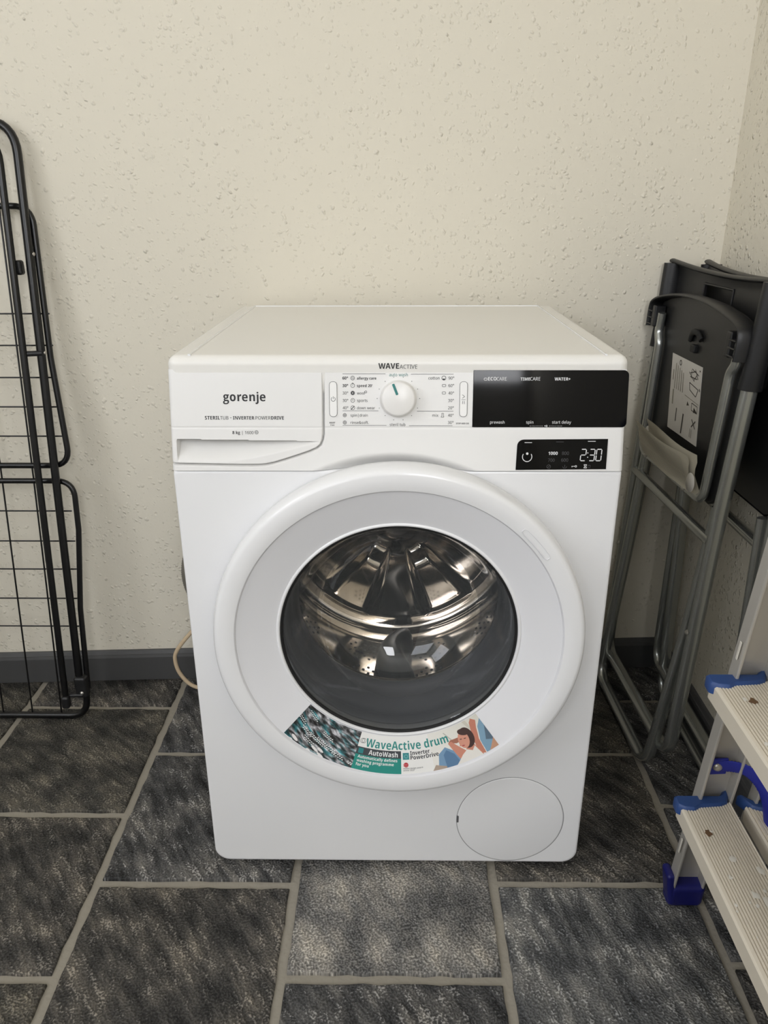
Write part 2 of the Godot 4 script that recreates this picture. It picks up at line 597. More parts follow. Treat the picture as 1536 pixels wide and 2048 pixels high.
func room() -> void:
	# floor: a grout bed with a slate tile for every bay
	var fl := struct("floor", rbox(Vector3(2.7, 0.1, 3.7), 0.001, Vector3(-0.5, -0.056, 1.0)), M.grout, "dark slate tile floor with wide grey grout joints", "floor")
	var rng := RandomNumberGenerator.new()
	rng.seed = 44
	var tw := 0.3259
	for ci in range(-4, 4):
		var x0 := -0.491 + ci * tw
		var off: float = [0.0, -0.166, 0.005, -0.163][posmod(ci, 4)]
		# rows: joints measured in the photograph, per column
		var first := -0.441
		if ci == -1: first = -0.439
		if ci == 0: first = -0.287
		if ci == 1: first = -0.444
		if ci == 2: first = -0.293
		if ci == 3: first = -0.472
		if ci == -2: first = -0.29
		if ci == -3: first = -0.45
		if ci == -4: first = -0.28
		for ri in range(-1, 10):
			var z0 := first + ri * 0.3205
			var z1 := z0 + 0.3205
			var xa := maxf(x0 + 0.0075, -1.74)
			var xb := minf(x0 + tw - 0.0075, 0.632)
			var za := z0 + 0.0075
			var zb := z1 - 0.0075
			var back := wall_z((xa + xb) / 2)
			if zb < back + 0.01 or za > 2.5: continue
			za = maxf(za, back)
			zb = minf(zb, 2.6)
			var o := part("slate_tile", tile_mesh(xa, xb, za, zb, x0, z0, tw, rng), M.slate[slate_kind(ci, z0, rng)], fl)
	# walls (the back wall stands three degrees askew of the floor grid)
	var th := 0.16
	var bx0 := -1.75
	var bx1 := 0.80
	var mid := (bx0 + bx1) / 2
	var ang := atan(0.052)
	var b := Basis(Vector3.UP, ang)
	struct("wall_back", rbox(Vector3(2.75, 2.62, th), 0.002, Vector3(mid, 1.2, wall_z(mid)) + b * Vector3(0, 0, -th / 2), b), M.wall, "cream wall of rough lumpy plaster behind the washing machine", "wall")
	struct("wall_right", rbox(Vector3(th, 2.62, 3.5), 0.002, Vector3(0.636 + th / 2, 1.2, 1.07)), M.wall_rough, "cream plaster wall on the right behind the folded chairs", "wall")
	struct("ceiling", rbox(Vector3(2.75, 0.12, 3.6), 0.002, Vector3(mid, 2.56, 1.02)), M.ceiling, "plain white ceiling of the utility room", "ceiling")
	# left wall and front wall have a window each
	wall_with_openings("wall_left", Basis(Vector3.UP, -PI / 2), -1.75 - th / 2, -0.70, 2.82, [[0.77, 1.83]], 1.28, 2.32, "plain white wall with a window on the left")
	wall_with_openings("wall_front", Basis(), 2.6 + th / 2, -1.9, 0.8, [[-1.63, -0.61], [0.19, 0.61]], 1.28, 2.32, "white wall with two high windows behind the camera")
	window_frame("window_1", Vector3(-1.12, 1.80, 2.66), 1.02, 1.04, Basis(), "wide white framed window behind the camera")
	window_frame("window_3", Vector3(-1.81, 1.80, 1.30), 1.06, 1.04, Basis(Vector3.UP, PI / 2), "white framed window in the left wall")
	window_frame("window_2", Vector3(0.40, 1.80, 2.66), 0.42, 1.04, Basis(), "narrow white framed window behind the camera")
	var dr := struct("door_1", rbox(Vector3(0.74, 2.0, 0.04), 0.004, Vector3(-0.21, 1.0, 2.582)), M.door_wood, "dark wooden room door behind the camera", "door")
	for k in 2:
		part("door_panel", rbox(Vector3(0.50, 0.72, 0.02), 0.006, Vector3(-0.21, 0.55 + k * 0.9, 2.56)), M.door_wood, dr)
	part("door_handle", tube(fillet([Vector3(0.1, 1.05, 2.57), Vector3(0.1, 1.05, 2.51), Vector3(0.0, 1.05, 2.51)], 0.01), 0.008), M.rivet, dr, "metal lever handle")
	# skirting
	var hb := 0.075
	var prof := PackedVector2Array([Vector2(0, 0), Vector2(0.013, 0), Vector2(0.013, 0.060), Vector2(0.011, 0.066), Vector2(0.009, 0.0665), Vector2(0.006, 0.073), Vector2(0.004, hb), Vector2(0, hb)])
	# the profile runs along z of its own frame
	var xl := -1.745
	var xr := 0.636
	var o1 := Vector3(xl, 0, wall_z(xl))
	var along := (Vector3(xr, 0, wall_z(xr)) - o1)
	var t := Transform3D(Basis(along.normalized().cross(Vector3.UP) * -1.0, Vector3.UP, along.normalized() * 1.0), o1)
	t.basis.x = along.normalized().cross(Vector3.UP)
	if t.basis.x.z < 0: t.basis.x = -t.basis.x
	struct("baseboard_back", slab(prof, 0.0, along.length(), 0.0, t), M.skirting, "dark grey skirting board with stepped top along the back wall", "skirting")
	var t2 := Transform3D(Basis(Vector3(-1, 0, 0), Vector3.UP, Vector3(0, 0, 1)), Vector3(0.636, 0, wall_z(0.636) + 0.013))
	struct("baseboard_right", slab(prof, 0.0, 2.02, 0.0, t2), M.skirting, "dark grey skirting board along the right wall behind the ladder", "skirting")

func slate_kind(ci: int, z0: float, rng: RandomNumberGenerator) -> int:
	var any := rng.randi() % 5
	if any == 1: any = 2
	# the stones that lie in plain view differ in kind
	for k in [[0, 0.03, 0], [0, -0.29, 2], [1, -0.124, 1], [1, 0.196, 2], [2, 0.028, 3], [2, -0.293, 0], [-1, -0.119, 0], [-1, -0.44, 4], [-1, 0.201, 4]]:
		if k[0] == ci and absf(z0 - k[1]) < 0.06: return k[2]
	return any

func tile_mesh(xa: float, xb: float, za: float, zb: float, x0: float, z0: float, tw: float, rng: RandomNumberGenerator) -> ArrayMesh:
	# riven slate tile: wavy edges, bevelled rim, slightly tilted top
	var pts := PackedVector2Array()
	var n := 14
	var sd := rng.randi() % 1000
	var nz := noise(sd, 9.0, 3)
	var corners := [Vector2(xa, za), Vector2(xb, za), Vector2(xb, zb), Vector2(xa, zb)]
	for e in 4:
		var a: Vector2 = corners[e]
		var b: Vector2 = corners[(e + 1) % 4]
		var nn := (b - a).normalized().orthogonal()
		for i in n:
			var p := a.lerp(b, float(i) / n)
			var fade := minf(1.0, minf(i, n - i) / 2.0)
			pts.append(p + nn * nz.get_noise_2d(p.x * 3.0 + e * 17.0, p.y * 3.0) * 0.0034 * fade)
	var cen := Vector2((xa + xb) / 2, (za + zb) / 2)
	var lift := rng.randf_range(-0.0008, 0.0008)
	var rings := [[1.0, -0.012], [1.0, -0.0028], [0.992, -0.0006], [0.975, 0.0]]
	var st := begin()
	var m := pts.size()
	var rot := (rng.randi() % 2) * 2
	var P := []
	for r in rings:
		var row := []
		for p in pts:
			var q: Vector2 = cen + (p - cen) * r[0]
			row.append(Vector3(q.x, r[1] + (lift if r[1] > -0.01 else 0.0), q.y))
		P.append(row)
	var uv := func(v: Vector3) -> Vector2:
		var u := Vector2((v.x - x0) / tw, (v.z - z0) / 0.3205)
		for k in rot: u = Vector2(1.0 - u.y, u.x)
		return u
	var put := func(a: Vector3, b: Vector3, c: Vector3, nh: Vector3) -> void:
		var q := [a, b, c] if (b - a).cross(c - a).dot(nh) < 0 else [a, c, b]
		for v in q:
			st.set_uv(uv.call(v))
			st.add_vertex(v)
	st.set_smooth_group(1)
	for r in rings.size() - 1:
		for i in m:
			var j := (i + 1) % m
			var nh := Vector3(P[r][i].x - cen.x, 0.05, P[r][i].z - cen.y)
			if r > 0: nh = Vector3.UP
			put.call(P[r][i], P[r][j], P[r + 1][j], nh)
			put.call(P[r][i], P[r + 1][j], P[r + 1][i], nh)
	var top: Array = P[rings.size() - 1]
	var c := Vector3(cen.x, lift, cen.y)
	for i in m: put.call(c, top[i], top[(i + 1) % m], Vector3.UP)
	st.generate_normals()
	st.generate_tangents()
	return st.commit()

func wall_with_openings(called: String, b: Basis, z: float, x0: float, x1: float, holes: Array, h0: float, h1: float, label: String) -> void:
	var st := begin()
	var parts := [[x0, x1, -0.1, h0], [x0, x1, h1, 2.5]]
	var x := x0
	for w in holes:
		parts.append([x, w[0], h0, h1])
		x = w[1]
	parts.append([x, x1, h0, h1])
	for r in parts:
		var c := Vector3((r[0] + r[1]) / 2, (r[2] + r[3]) / 2, z)
		if b != Basis(): c = Vector3(z, c.y, c.x)
		rbox_into(st, Transform3D(b, c), Vector3(r[1] - r[0], r[3] - r[2], 0.16), 0.001, 1)
	struct(called, st.commit(), M.ceiling, label, "wall")

func window_frame(called: String, at: Vector3, w: float, h: float, b: Basis, label: String) -> void:
	var st := begin()
	for r in [[0.0, h / 2 - 0.03, w, 0.06], [0.0, -h / 2 + 0.03, w, 0.06], [-w / 2 + 0.03, 0.0, 0.06, h], [w / 2 - 0.03, 0.0, 0.06, h], [0.0, 0.0, 0.07, h]]:
		rbox_into(st, Transform3D(b, at + b * Vector3(r[0], r[1], 0)), Vector3(r[2], r[3], 0.06), 0.006)
	struct(called, st.commit(), M.white, label, "window")

# ------------------------------------------------------------------ washing machine
const DC := Vector3(0.0035, 0.462, 0.0)
var outline := PackedVector2Array([Vector2(-0.0958, 0.840), Vector2(-0.0966, 0.7500), Vector2(-0.0976, 0.7432), Vector2(-0.1005, 0.7362), Vector2(-0.1056, 0.7318), Vector2(-0.1160, 0.7273), Vector2(-0.1283, 0.7231), Vector2(-0.1518, 0.7157), Vector2(-0.1640, 0.7122), Vector2(-0.1753, 0.7101), Vector2(-0.1900, 0.7093), Vector2(-0.2086, 0.7093), Vector2(-0.3100, 0.7112)])

func slope_z(y: float) -> float:
	return -0.0235 - 0.204 * (y - 0.8285)

func fascia_z(x: float, y: float) -> float:
	var z := slope_z(y)
	var e := absf(x) - 0.2935
	if e > 0: z -= 0.0065 - sqrt(maxf(0.0, 0.0065 * 0.0065 - e * e))
	# seam between the two bands
	var dy := (y - 0.7585) / 0.0008
	if absf(dy) < 3: z -= 0.0007 * exp(-dy * dy)
	# joint round the drawer
	if x < -0.09:
		var p := Vector2(x, y)
		var d := 1.0
		for i in outline.size() - 1:
			if p.x < maxf(outline[i].x, outline[i + 1].x) + 0.004 and p.x > minf(outline[i].x, outline[i + 1].x) - 0.004:
				d = minf(d, p.distance_to(Geometry2D.get_closest_point_to_segment(p, outline[i], outline[i + 1])))
		if d < 0.004: z -= 0.010 * exp(-pow(d / 0.00085, 2.0))
		# grip scooped into the drawer front
		if x > -0.2905 and x < -0.1005 and y < 0.7430 and y > 0.710:
			var s := (x + 0.2905) / 0.19
			var top := lerpf(0.7428, 0.7402, s)
			var bot := 0.7138 + 0.0264 * pow(clampf((x + 0.225) / 0.1245, 0.0, 1.0), 1.25)
			if y < top and y > bot:
				var dep := 0.024 * (1.0 - pow(clampf((x + 0.24) / 0.1395, 0, 1), 1.3))
				var t := clampf((y - bot) / maxf(top - bot, 0.001), 0, 1)
				var lead := clampf((x + 0.2905) / 0.018, 0.12, 1.0)
				z -= dep * (0.35 * t + 0.65 * t * t * (3 - 2 * t)) * (0.75 + 0.25 * lead)
	# dish that follows the door
	var r := Vector2(x + 0.006, y).distance_to(Vector2(DC.x, DC.y))
	if r < 0.2655:
		z -= 0.018 * smoothstep(0.2655, 0.240, r)
	return z

func in_drawer(x: float, y: float) -> bool:
	if x > -0.0958: return false
	for i in outline.size() - 1:
		var a := outline[i]
		var b := outline[i + 1]
		if x <= a.x and x > b.x:
			var f := (x - a.x) / (b.x - a.x)
			return y > lerpf(a.y, b.y, f)
	return true

func on_fascia(p: Vector2) -> Vector3:
	return Vector3(p.x, p.y, slope_z(p.y) + 0.0003)

func on_lip(p: Vector2) -> Vector3:
	return Vector3(p.x, p.y, -0.0231)

func washing_machine() -> void:
	var w := thing("washing_machine", "white front-loading washing machine with a large round door standing against the cream wall", "washing machine")
	# cabinet: sides, back, base
	var st := begin()
	var zf := -0.031
	var zb := -0.548
	var zm := (zf + zb) / 2
	for s in [-1.0, 1.0]:
		rbox_into(st, Transform3D(Basis(), Vector3(s * 0.2935, 0.42, zm)), Vector3(0.011, 0.80, zf - zb), 0.003)
	rbox_into(st, Transform3D(Basis(), Vector3(0, 0.42, zb + 0.005)), Vector3(0.59, 0.80, 0.01), 0.002)
	rbox_into(st, Transform3D(Basis(), Vector3(0, 0.026, zm)), Vector3(0.59, 0.01, zf - zb), 0.002)
	part("cabinet", st.commit(), M.white, w)
	for s in [[-0.25, -0.06], [0.25, -0.06], [-0.25, -0.5], [0.25, -0.5]]:
		part("foot", lathe([Vector2(0, 0), Vector2(0.022, 0), Vector2(0.024, 0.004), Vector2(0.02, 0.012), Vector2(0.008, 0.014), Vector2(0.008, 0.024)], Vector3(s[0], 0, s[1]), 20, Basis(Vector3.RIGHT, -PI / 2)), M.black_foot, w, "black levelling foot")
	# lid with a shallow inset field
	var lid := part("lid", rbox(Vector3(0.601, 0.055, 0.528), 0.0125, Vector3(0.0002, 0.8225, -0.2875), Basis()), M.white_lid, w, "matt white worktop lid")
	st = begin()
	# raised edge lists round the inset field
	for r in [[Vector3(-0.2705, 0.8502, -0.030), Vector3(-0.2705, 0.8502, -0.540)], [Vector3(0.2705, 0.8502, -0.030), Vector3(0.2705, 0.8502, -0.540)], [Vector3(-0.2705, 0.8502, -0.540), Vector3(0.2705, 0.8502, -0.540)]]:
		tube_into(st, [r[0], r[1]], 0.0022, 0.0013, Vector3.ZERO, 8)
	part("edge_bead", st.commit(), M.white, lid)
	# front panel with round opening
	front_panel(w)
	# control panel and drawer from one relief
	var nx := 620
	var ny := 150
	var X0 := -0.3
	var X1 := 0.3
	var Y0 := 0.7025
	var Y1 := 0.8325
	var P := PackedVector3Array()
	P.resize((nx + 1) * (ny + 1))
	for j in ny + 1:
		var y := lerpf(Y0, Y1, float(j) / ny)
		for i in nx + 1:
			var x := lerpf(X0, X1, float(i) / nx)
			P[j * (nx + 1) + i] = Vector3(x, y, fascia_z(x, y))
	var ka := PackedByteArray(); ka.resize(nx * ny)
	var kb := PackedByteArray(); kb.resize(nx * ny)
	for j in ny:
		var y := lerpf(Y0, Y1, (j + 0.5) / ny)
		for i in nx:
			var x := lerpf(X0, X1, (i + 0.5) / nx)
			var d := in_drawer(x, y)
			ka[j * nx + i] = 0 if d else 1
			kb[j * nx + i] = 1 if d else 0
	part("control_panel", grid_mesh(P, nx + 1, ny + 1, PackedVector2Array(), false, ka), M.fascia, w)
	var drawer := part("detergent_drawer", grid_mesh(P, nx + 1, ny + 1, PackedVector2Array(), false, kb), M.fascia, w, "white detergent drawer front with scooped grip")
	# a backing so the joints do not look through
	part("panel_backing", rbox(Vector3(0.592, 0.125, 0.012), 0.002, Vector3(0, 0.765, -0.0445), Basis(Vector3.RIGHT, -0.2)), M.rubber, w)
	lettering(w, drawer)
	# knob
	var nb := Basis(Vector3.RIGHT, -0.2)
	var kc := Vector3(0.002, 0.7958, slope_z(0.7958))
	var knob := part("program_knob", lathe([Vector2(0.0240, -0.001), Vector2(0.0240, 0.003), Vector2(0.0236, 0.0042), Vector2(0.0228, 0.0046), Vector2(0.0226, 0.0056), Vector2(0.0222, 0.0125), Vector2(0.0212, 0.0146), Vector2(0.0195, 0.0154), Vector2(0, 0.0156)], kc, 64, nb), mat(c8(232, 230, 226), 0.3), w, "round white programme knob")
	var knl := func(p: Vector2) -> Vector3: return kc + nb * Vector3(p.x, p.y, 0.01585)
	st = begin()
	ink_poly(st, knl, round2([Vector2(-0.0086, 0.0186), Vector2(-0.0055, 0.0197), Vector2(0.0001, 0.0056), Vector2(-0.0030, 0.0045)], 0.0013))
	part("pointer", ink_done(st), M.teal, knob, "teal pointer line")
	for k in [[-0.0832, "power_button"], [0.0869, "start_button"]]:
		var o := part(k[1], slab(rect2(-0.0051, -0.0228, 0.0051, 0.0228, 0.005), -0.001, 0.0012, 0.0006, Transform3D(nb, Vector3(k[0], 0.795, slope_z(0.795)))), M.white_print, w)
		st = begin()
		var lay := func(p: Vector2) -> Vector3: return Vector3(k[0], 0.795, slope_z(0.795)) + nb * Vector3(p.x, p.y, 0.0014)
		ink_loop(st, lay, rect2(-0.0050, -0.0227, 0.0050, 0.0227, 0.0049), 0.0005)
		if k[0] < 0:
			ink_ring(st, lay, Vector2.ZERO, 0.0027, 0.0006, PI / 2 + 0.55, PI / 2 - 0.55 + TAU)
			ink_line(st, lay, Vector2(0, 0.0005), Vector2(0, 0.0036), 0.0006)
		else:
			ink_line(st, lay, Vector2(-0.0016, 0.0058), Vector2(0.0015, 0.0034), 0.0006)
			ink_line(st, lay, Vector2(0.0015, 0.0034), Vector2(-0.0016, 0.0012), 0.0006)
			ink_line(st, lay, Vector2(-0.0027, -0.0006), Vector2(0.0027, -0.0006), 0.0005)
			ink_line(st, lay, Vector2(-0.0011, -0.0024), Vector2(-0.0011, -0.0062), 0.0006)
			ink_line(st, lay, Vector2(0.0011, -0.0024), Vector2(0.0011, -0.0062), 0.0006)
		part("symbol", ink_done(st), M.ink_grey, o)
	touch_panel(w)
	door(w)
	# filter flap
	var fc := Vector3(0.1853, 0.1055, 0)
	var fl := part("filter_cover", lathe([Vector2(0.0858, -0.002), Vector2(0.0858, 0.0), Vector2(0.0852, 0.0008), Vector2(0.0838, 0.0011), Vector2(0, 0.0012)], fc, 96), M.white, w, "round white filter flap")
	part("flap_joint", lathe([Vector2(0.0868, 0.0001), Vector2(0.0858, 0.00025), Vector2(0.0856, 0.0001)], fc, 96), M.joint, fl)
	part("finger_notch", rbox(Vector3(0.0034, 0.0135, 0.003), 0.001, fc + Vector3(-0.0848, 0.002, 0.0004)), M.ink_grey, fl)
	# hose and cord behind
	var hp := spline([Vector3(-0.27, 0.43, -0.535), Vector3(-0.36, 0.415, -0.528), Vector3(-0.425, 0.362, -0.522), Vector3(-0.449, 0.288, -0.52), Vector3(-0.428, 0.215, -0.522), Vector3(-0.36, 0.165, -0.528), Vector3(-0.27, 0.15, -0.535)], 32)
	var rad := PackedFloat32Array()
	for i in hp.size(): rad.append(1.0 + 0.07 * (1 if i % 2 == 0 else -1))
	st = begin()
	tube_into(st, hp, 0.0145, 0.0145, Vector3.ZERO, 16, rad)
	part("drain_hose", st.commit(), M.hose, w, "grey ribbed drain hose looping out behind the cabinet")
	part("power_cord", tube(spline([Vector3(-0.29, 0.30, -0.54), Vector3(-0.38, 0.225, -0.53), Vector3(-0.452, 0.152, -0.505), Vector3(-0.487, 0.108, -0.50), Vector3(-0.4945, 0.080, -0.50), Vector3(-0.486, 0.044, -0.50), Vector3(-0.458, 0.012, -0.50), Vector3(-0.40, 0.0048, -0.495), Vector3(-0.33, 0.0048, -0.46), Vector3(-0.27, 0.0048, -0.44)], 10), 0.0044), M.cord, w, "beige power cord looping to the floor")

func front_panel(w: Node) -> void:
	# rounded rectangle minus a circle, as rings of points seen from the door's centre
	var y0 := 0.0144
	var y1 := 0.7022
	var hx := 0.3
	var rc := 0.024
	var angs := []
	for i in 288: angs.append(TAU * i / 288)
	var hit := func(a: float, e: float) -> Vector2:
		# march along the ray until the rounded rectangle, shrunk by e, is left
		var d := Vector2.from_angle(a)
		var lo := 0.1
		var hi := 0.7
		for k in 30:
			var m := (lo + hi) / 2
			var p := Vector2(DC.x, DC.y) + d * m
			var c := Vector2(0, (y0 + y1) / 2)
			var r: float = rc if p.y < 0.35 else 0.004
			var q := (p - c).abs() - Vector2(hx - e, (y1 - y0) / 2 - e) + Vector2(r, r)
			var sd := Vector2(maxf(q.x, 0), maxf(q.y, 0)).length() + minf(maxf(q.x, q.y), 0) - r
			if sd > 0: hi = m
			else: lo = m
		return Vector2(DC.x, DC.y) + d * lo
	for s in [[-1, -1], [1, -1], [1, 1], [-1, 1]]:
		for k in range(-4, 5):
			var cp := Vector2(s[0] * (hx - 0.006), (y0 + 0.006 if s[1] < 0 else y1 - 0.002))
			angs.append(fposmod((cp - Vector2(DC.x, DC.y)).angle() + k * 0.008, TAU))
	angs.sort()
	var n := angs.size()
	var cols := []
	var rings := []
	for g in [[0.0, -0.03], [0.0, -0.005], [0.0007, -0.0022], [0.0022, -0.0007], [0.005, 0.0]]:
		var row := []
		for a in angs:
			var p: Vector2 = hit.call(a, g[0])
			row.append(Vector3(p.x, p.y, g[1]))
		rings.append(row)
	for f in [[0.5, 0.0], [0.0, 0.0], [-0.02, -0.012], [-0.03, -0.03]]:
		var row := []
		for i in n:
			var d := Vector2.from_angle(angs[i])
			var inner := Vector2(DC.x, DC.y) + d * (0.190 - 0.1 * minf(f[0], 0.0))
			var o: Vector3 = rings[4][i]
			var p := inner.lerp(Vector2(o.x, o.y), maxf(f[0], 0.0))
			row.append(Vector3(p.x, p.y, f[1]))
		rings.append(row)
	var pts := PackedVector3Array()
	for r in rings:
		for i in n + 1: pts.append(r[i % n])
	part("front_panel", grid_mesh(pts, n + 1, rings.size(), PackedVector2Array(), false), M.white, w)

func lettering(w: Node, drawer: Node) -> void:
	var lay := on_fascia
	var st := begin()
	ink_text(st, on_lip, "WAVE", -0.0240, 0.8336, 0, 0.0268, 0, font_b)
	part("lettering", ink_done(st), M.ink, w)
	st = begin()
	ink_text(st, on_lip, "ACTIVE", 0.0034, 0.8336, 0, 0.0229, 0, font_r)
	part("lettering", ink_done(st), M.ink_grey, w)
	# on the drawer
	st = begin()
	ink_text(st, lay, "gorenje", -0.2280, 0.7925, 0, 0.0560, 0, font_b)
	ink_text(st, lay, "STERIL", -0.2528, 0.7690, 0, 0.0198, 0, font_b)
	ink_text(st, lay, "INVERTER", -0.2156, 0.7690, 0, 0.0281, 0, font_b)
	ink_text(st, lay, "DRIVE", -0.1653, 0.7690, 0, 0.0168, 0, font_b)
	ink_text(st, lay, "8 kg", -0.2171, 0.7503, 0, 0.0102, 0, font_b)
	ink_text(st, lay, "TUB", -0.2325, 0.7690, 0, 0.0108)
	ink_text(st, lay, "-", -0.2196, 0.7690, 0, 0.0020)
	ink_text(st, lay, "POWER", -0.1858, 0.7690, 0, 0.0198)
	ink_text(st, lay, "| 1600", -0.2042, 0.7503, 0, 0.0150)
	ink_ring(st, lay, Vector2(-0.1852, 0.7526), 0.0022, 0.0005)
	ink_ring(st, lay, Vector2(-0.1852, 0.7526), 0.0010, 0.0004)
	part("lettering", ink_done(st), M.ink, drawer)
	# programme list
	st = begin()
	var rows := [["60°", "allergy care", 1], ["30°", "speed 20'", 1], ["30°", "wool", 0], ["30°", "sports", 0], ["40°", "down wear", 0], ["", "spin|drain", 0], ["", "rinse&soft.", 0]]
	var wid := [0.0254, 0.0204, 0.0100, 0.0138, 0.0236, 0.0226, 0.0238]
	var rgt := ["90°", "60°", "40°", "30°", "20°", "40°", "30°"]
	for i in 7:
		var y := 0.8198 - i * 0.00940
		var f: Font = font_b if rows[i][2] else font_r
		if rows[i][0]:
			ink_text(st, lay, rows[i][0], -0.0710, y, 0, 0.0074, 0, f)
			ink_text(st, lay, rows[i][1], -0.0522, y, 0, wid[i], 0, f)
			var c := Vector2(-0.0577, y + 0.0019)
			ink_ring(st, lay, c, 0.0025, 0.0005)
			if i == 0:
				for q in 5: ink_ring(st, lay, c + Vector2.from_angle(q * 1.3) * 0.0012, 0.0003, 0.0003)
			elif i == 1:
				ink_line(st, lay, c, c + Vector2(0, 0.0015), 0.0005)
				ink_line(st, lay, c + Vector2(-0.001, 0.0031), c + Vector2(0.001, 0.0031), 0.0005)
			elif i == 2:
				ink_ring(st, lay, c, 0.0014, 0.0012)
			elif i == 3:
				ink_line(st, lay, c + Vector2(-0.001, 0.0006), c + Vector2(0.001, 0.0006), 0.0006)
			else:
				ink_line(st, lay, c + Vector2(-0.0026, -0.0026), c + Vector2(0.002, 0.0022), 0.0008)
		else:
			ink_text(st, lay, rows[i][1], -0.0608, y, 0, wid[i], 0, f)
			var c := Vector2(-0.0684, y + 0.0019)
			ink_ring(st, lay, c, 0.0022, 0.0005)
			ink_ring(st, lay, c, 0.0010, 0.0005)
		ink_text(st, lay, rgt[i], 0.0744, y, 0, 0.0074, 2)
	ink_text(st, lay, "cotton", 0.0410, 0.8198, 0, 0.0144)
	ink_text(st, lay, "mix", 0.0466, 0.7728, 0, 0.0078)
	ink_ring(st, lay, Vector2(0.0610, 0.8217), 0.0026, 0.0006)
	ink_ring(st, lay, Vector2(0.0610, 0.8210), 0.0009, 0.0014, PI, TAU)
	for y in [0.8123, 0.8029]: ink_loop(st, lay, rect2(0.0590, y - 0.0014, 0.0636, y + 0.0014, 0.001), 0.0005)
	ink_loop(st, lay, PackedVector2Array([Vector2(0.0580, 0.7722), Vector2(0.0616, 0.7722), Vector2(0.0609, 0.7748), Vector2(0.0612, 0.7770), Vector2(0.0588, 0.7770), Vector2(0.0592, 0.7748)]), 0.0005)
	ink_ring(st, lay, Vector2(-0.0406, 0.8043), 0.0013, 0.0005)
	ink_text(st, lay, "steril tub", 0.0009, 0.7607, 0, 0.0205, 1)
	ink_text(st, lay, "RESET", -0.0847, 0.7640, 0, 0.0074, 1, font_b)
	ink_text(st, lay, "3 sec", -0.0847, 0.7612, 0, 0.0056, 1, font_b)
	ink_text(st, lay, "STOP ADD GO", 0.0862, 0.7632, 0, 0.0168, 1, font_b)
	for l in [[-0.0708, 0.8270, -0.0149], [0.0182, 0.8266, 0.0734], [-0.0711, 0.7802, -0.0241], [0.0264, 0.7797, 0.0741], [-0.0713, 0.7616, -0.0136], [0.0160, 0.7612, 0.0731]]:
		ink_line(st, lay, Vector2(l[0], l[1]), Vector2(l[2], l[1]), 0.00045)
	for k in 14:
		var a := PI / 2 + TAU * (k + 0.5) / 14
		ink_ring(st, lay, Vector2(0.002, 0.7958) + Vector2.from_angle(a) * 0.0278, 0.0003, 0.0004)
	part("lettering", ink_done(st), M.ink, w)
	st = begin()
	ink_text(st, lay, "auto wash", 0.0020, 0.8240, 0, 0.0240, 1)
	part("lettering", ink_done(st), M.teal, w)

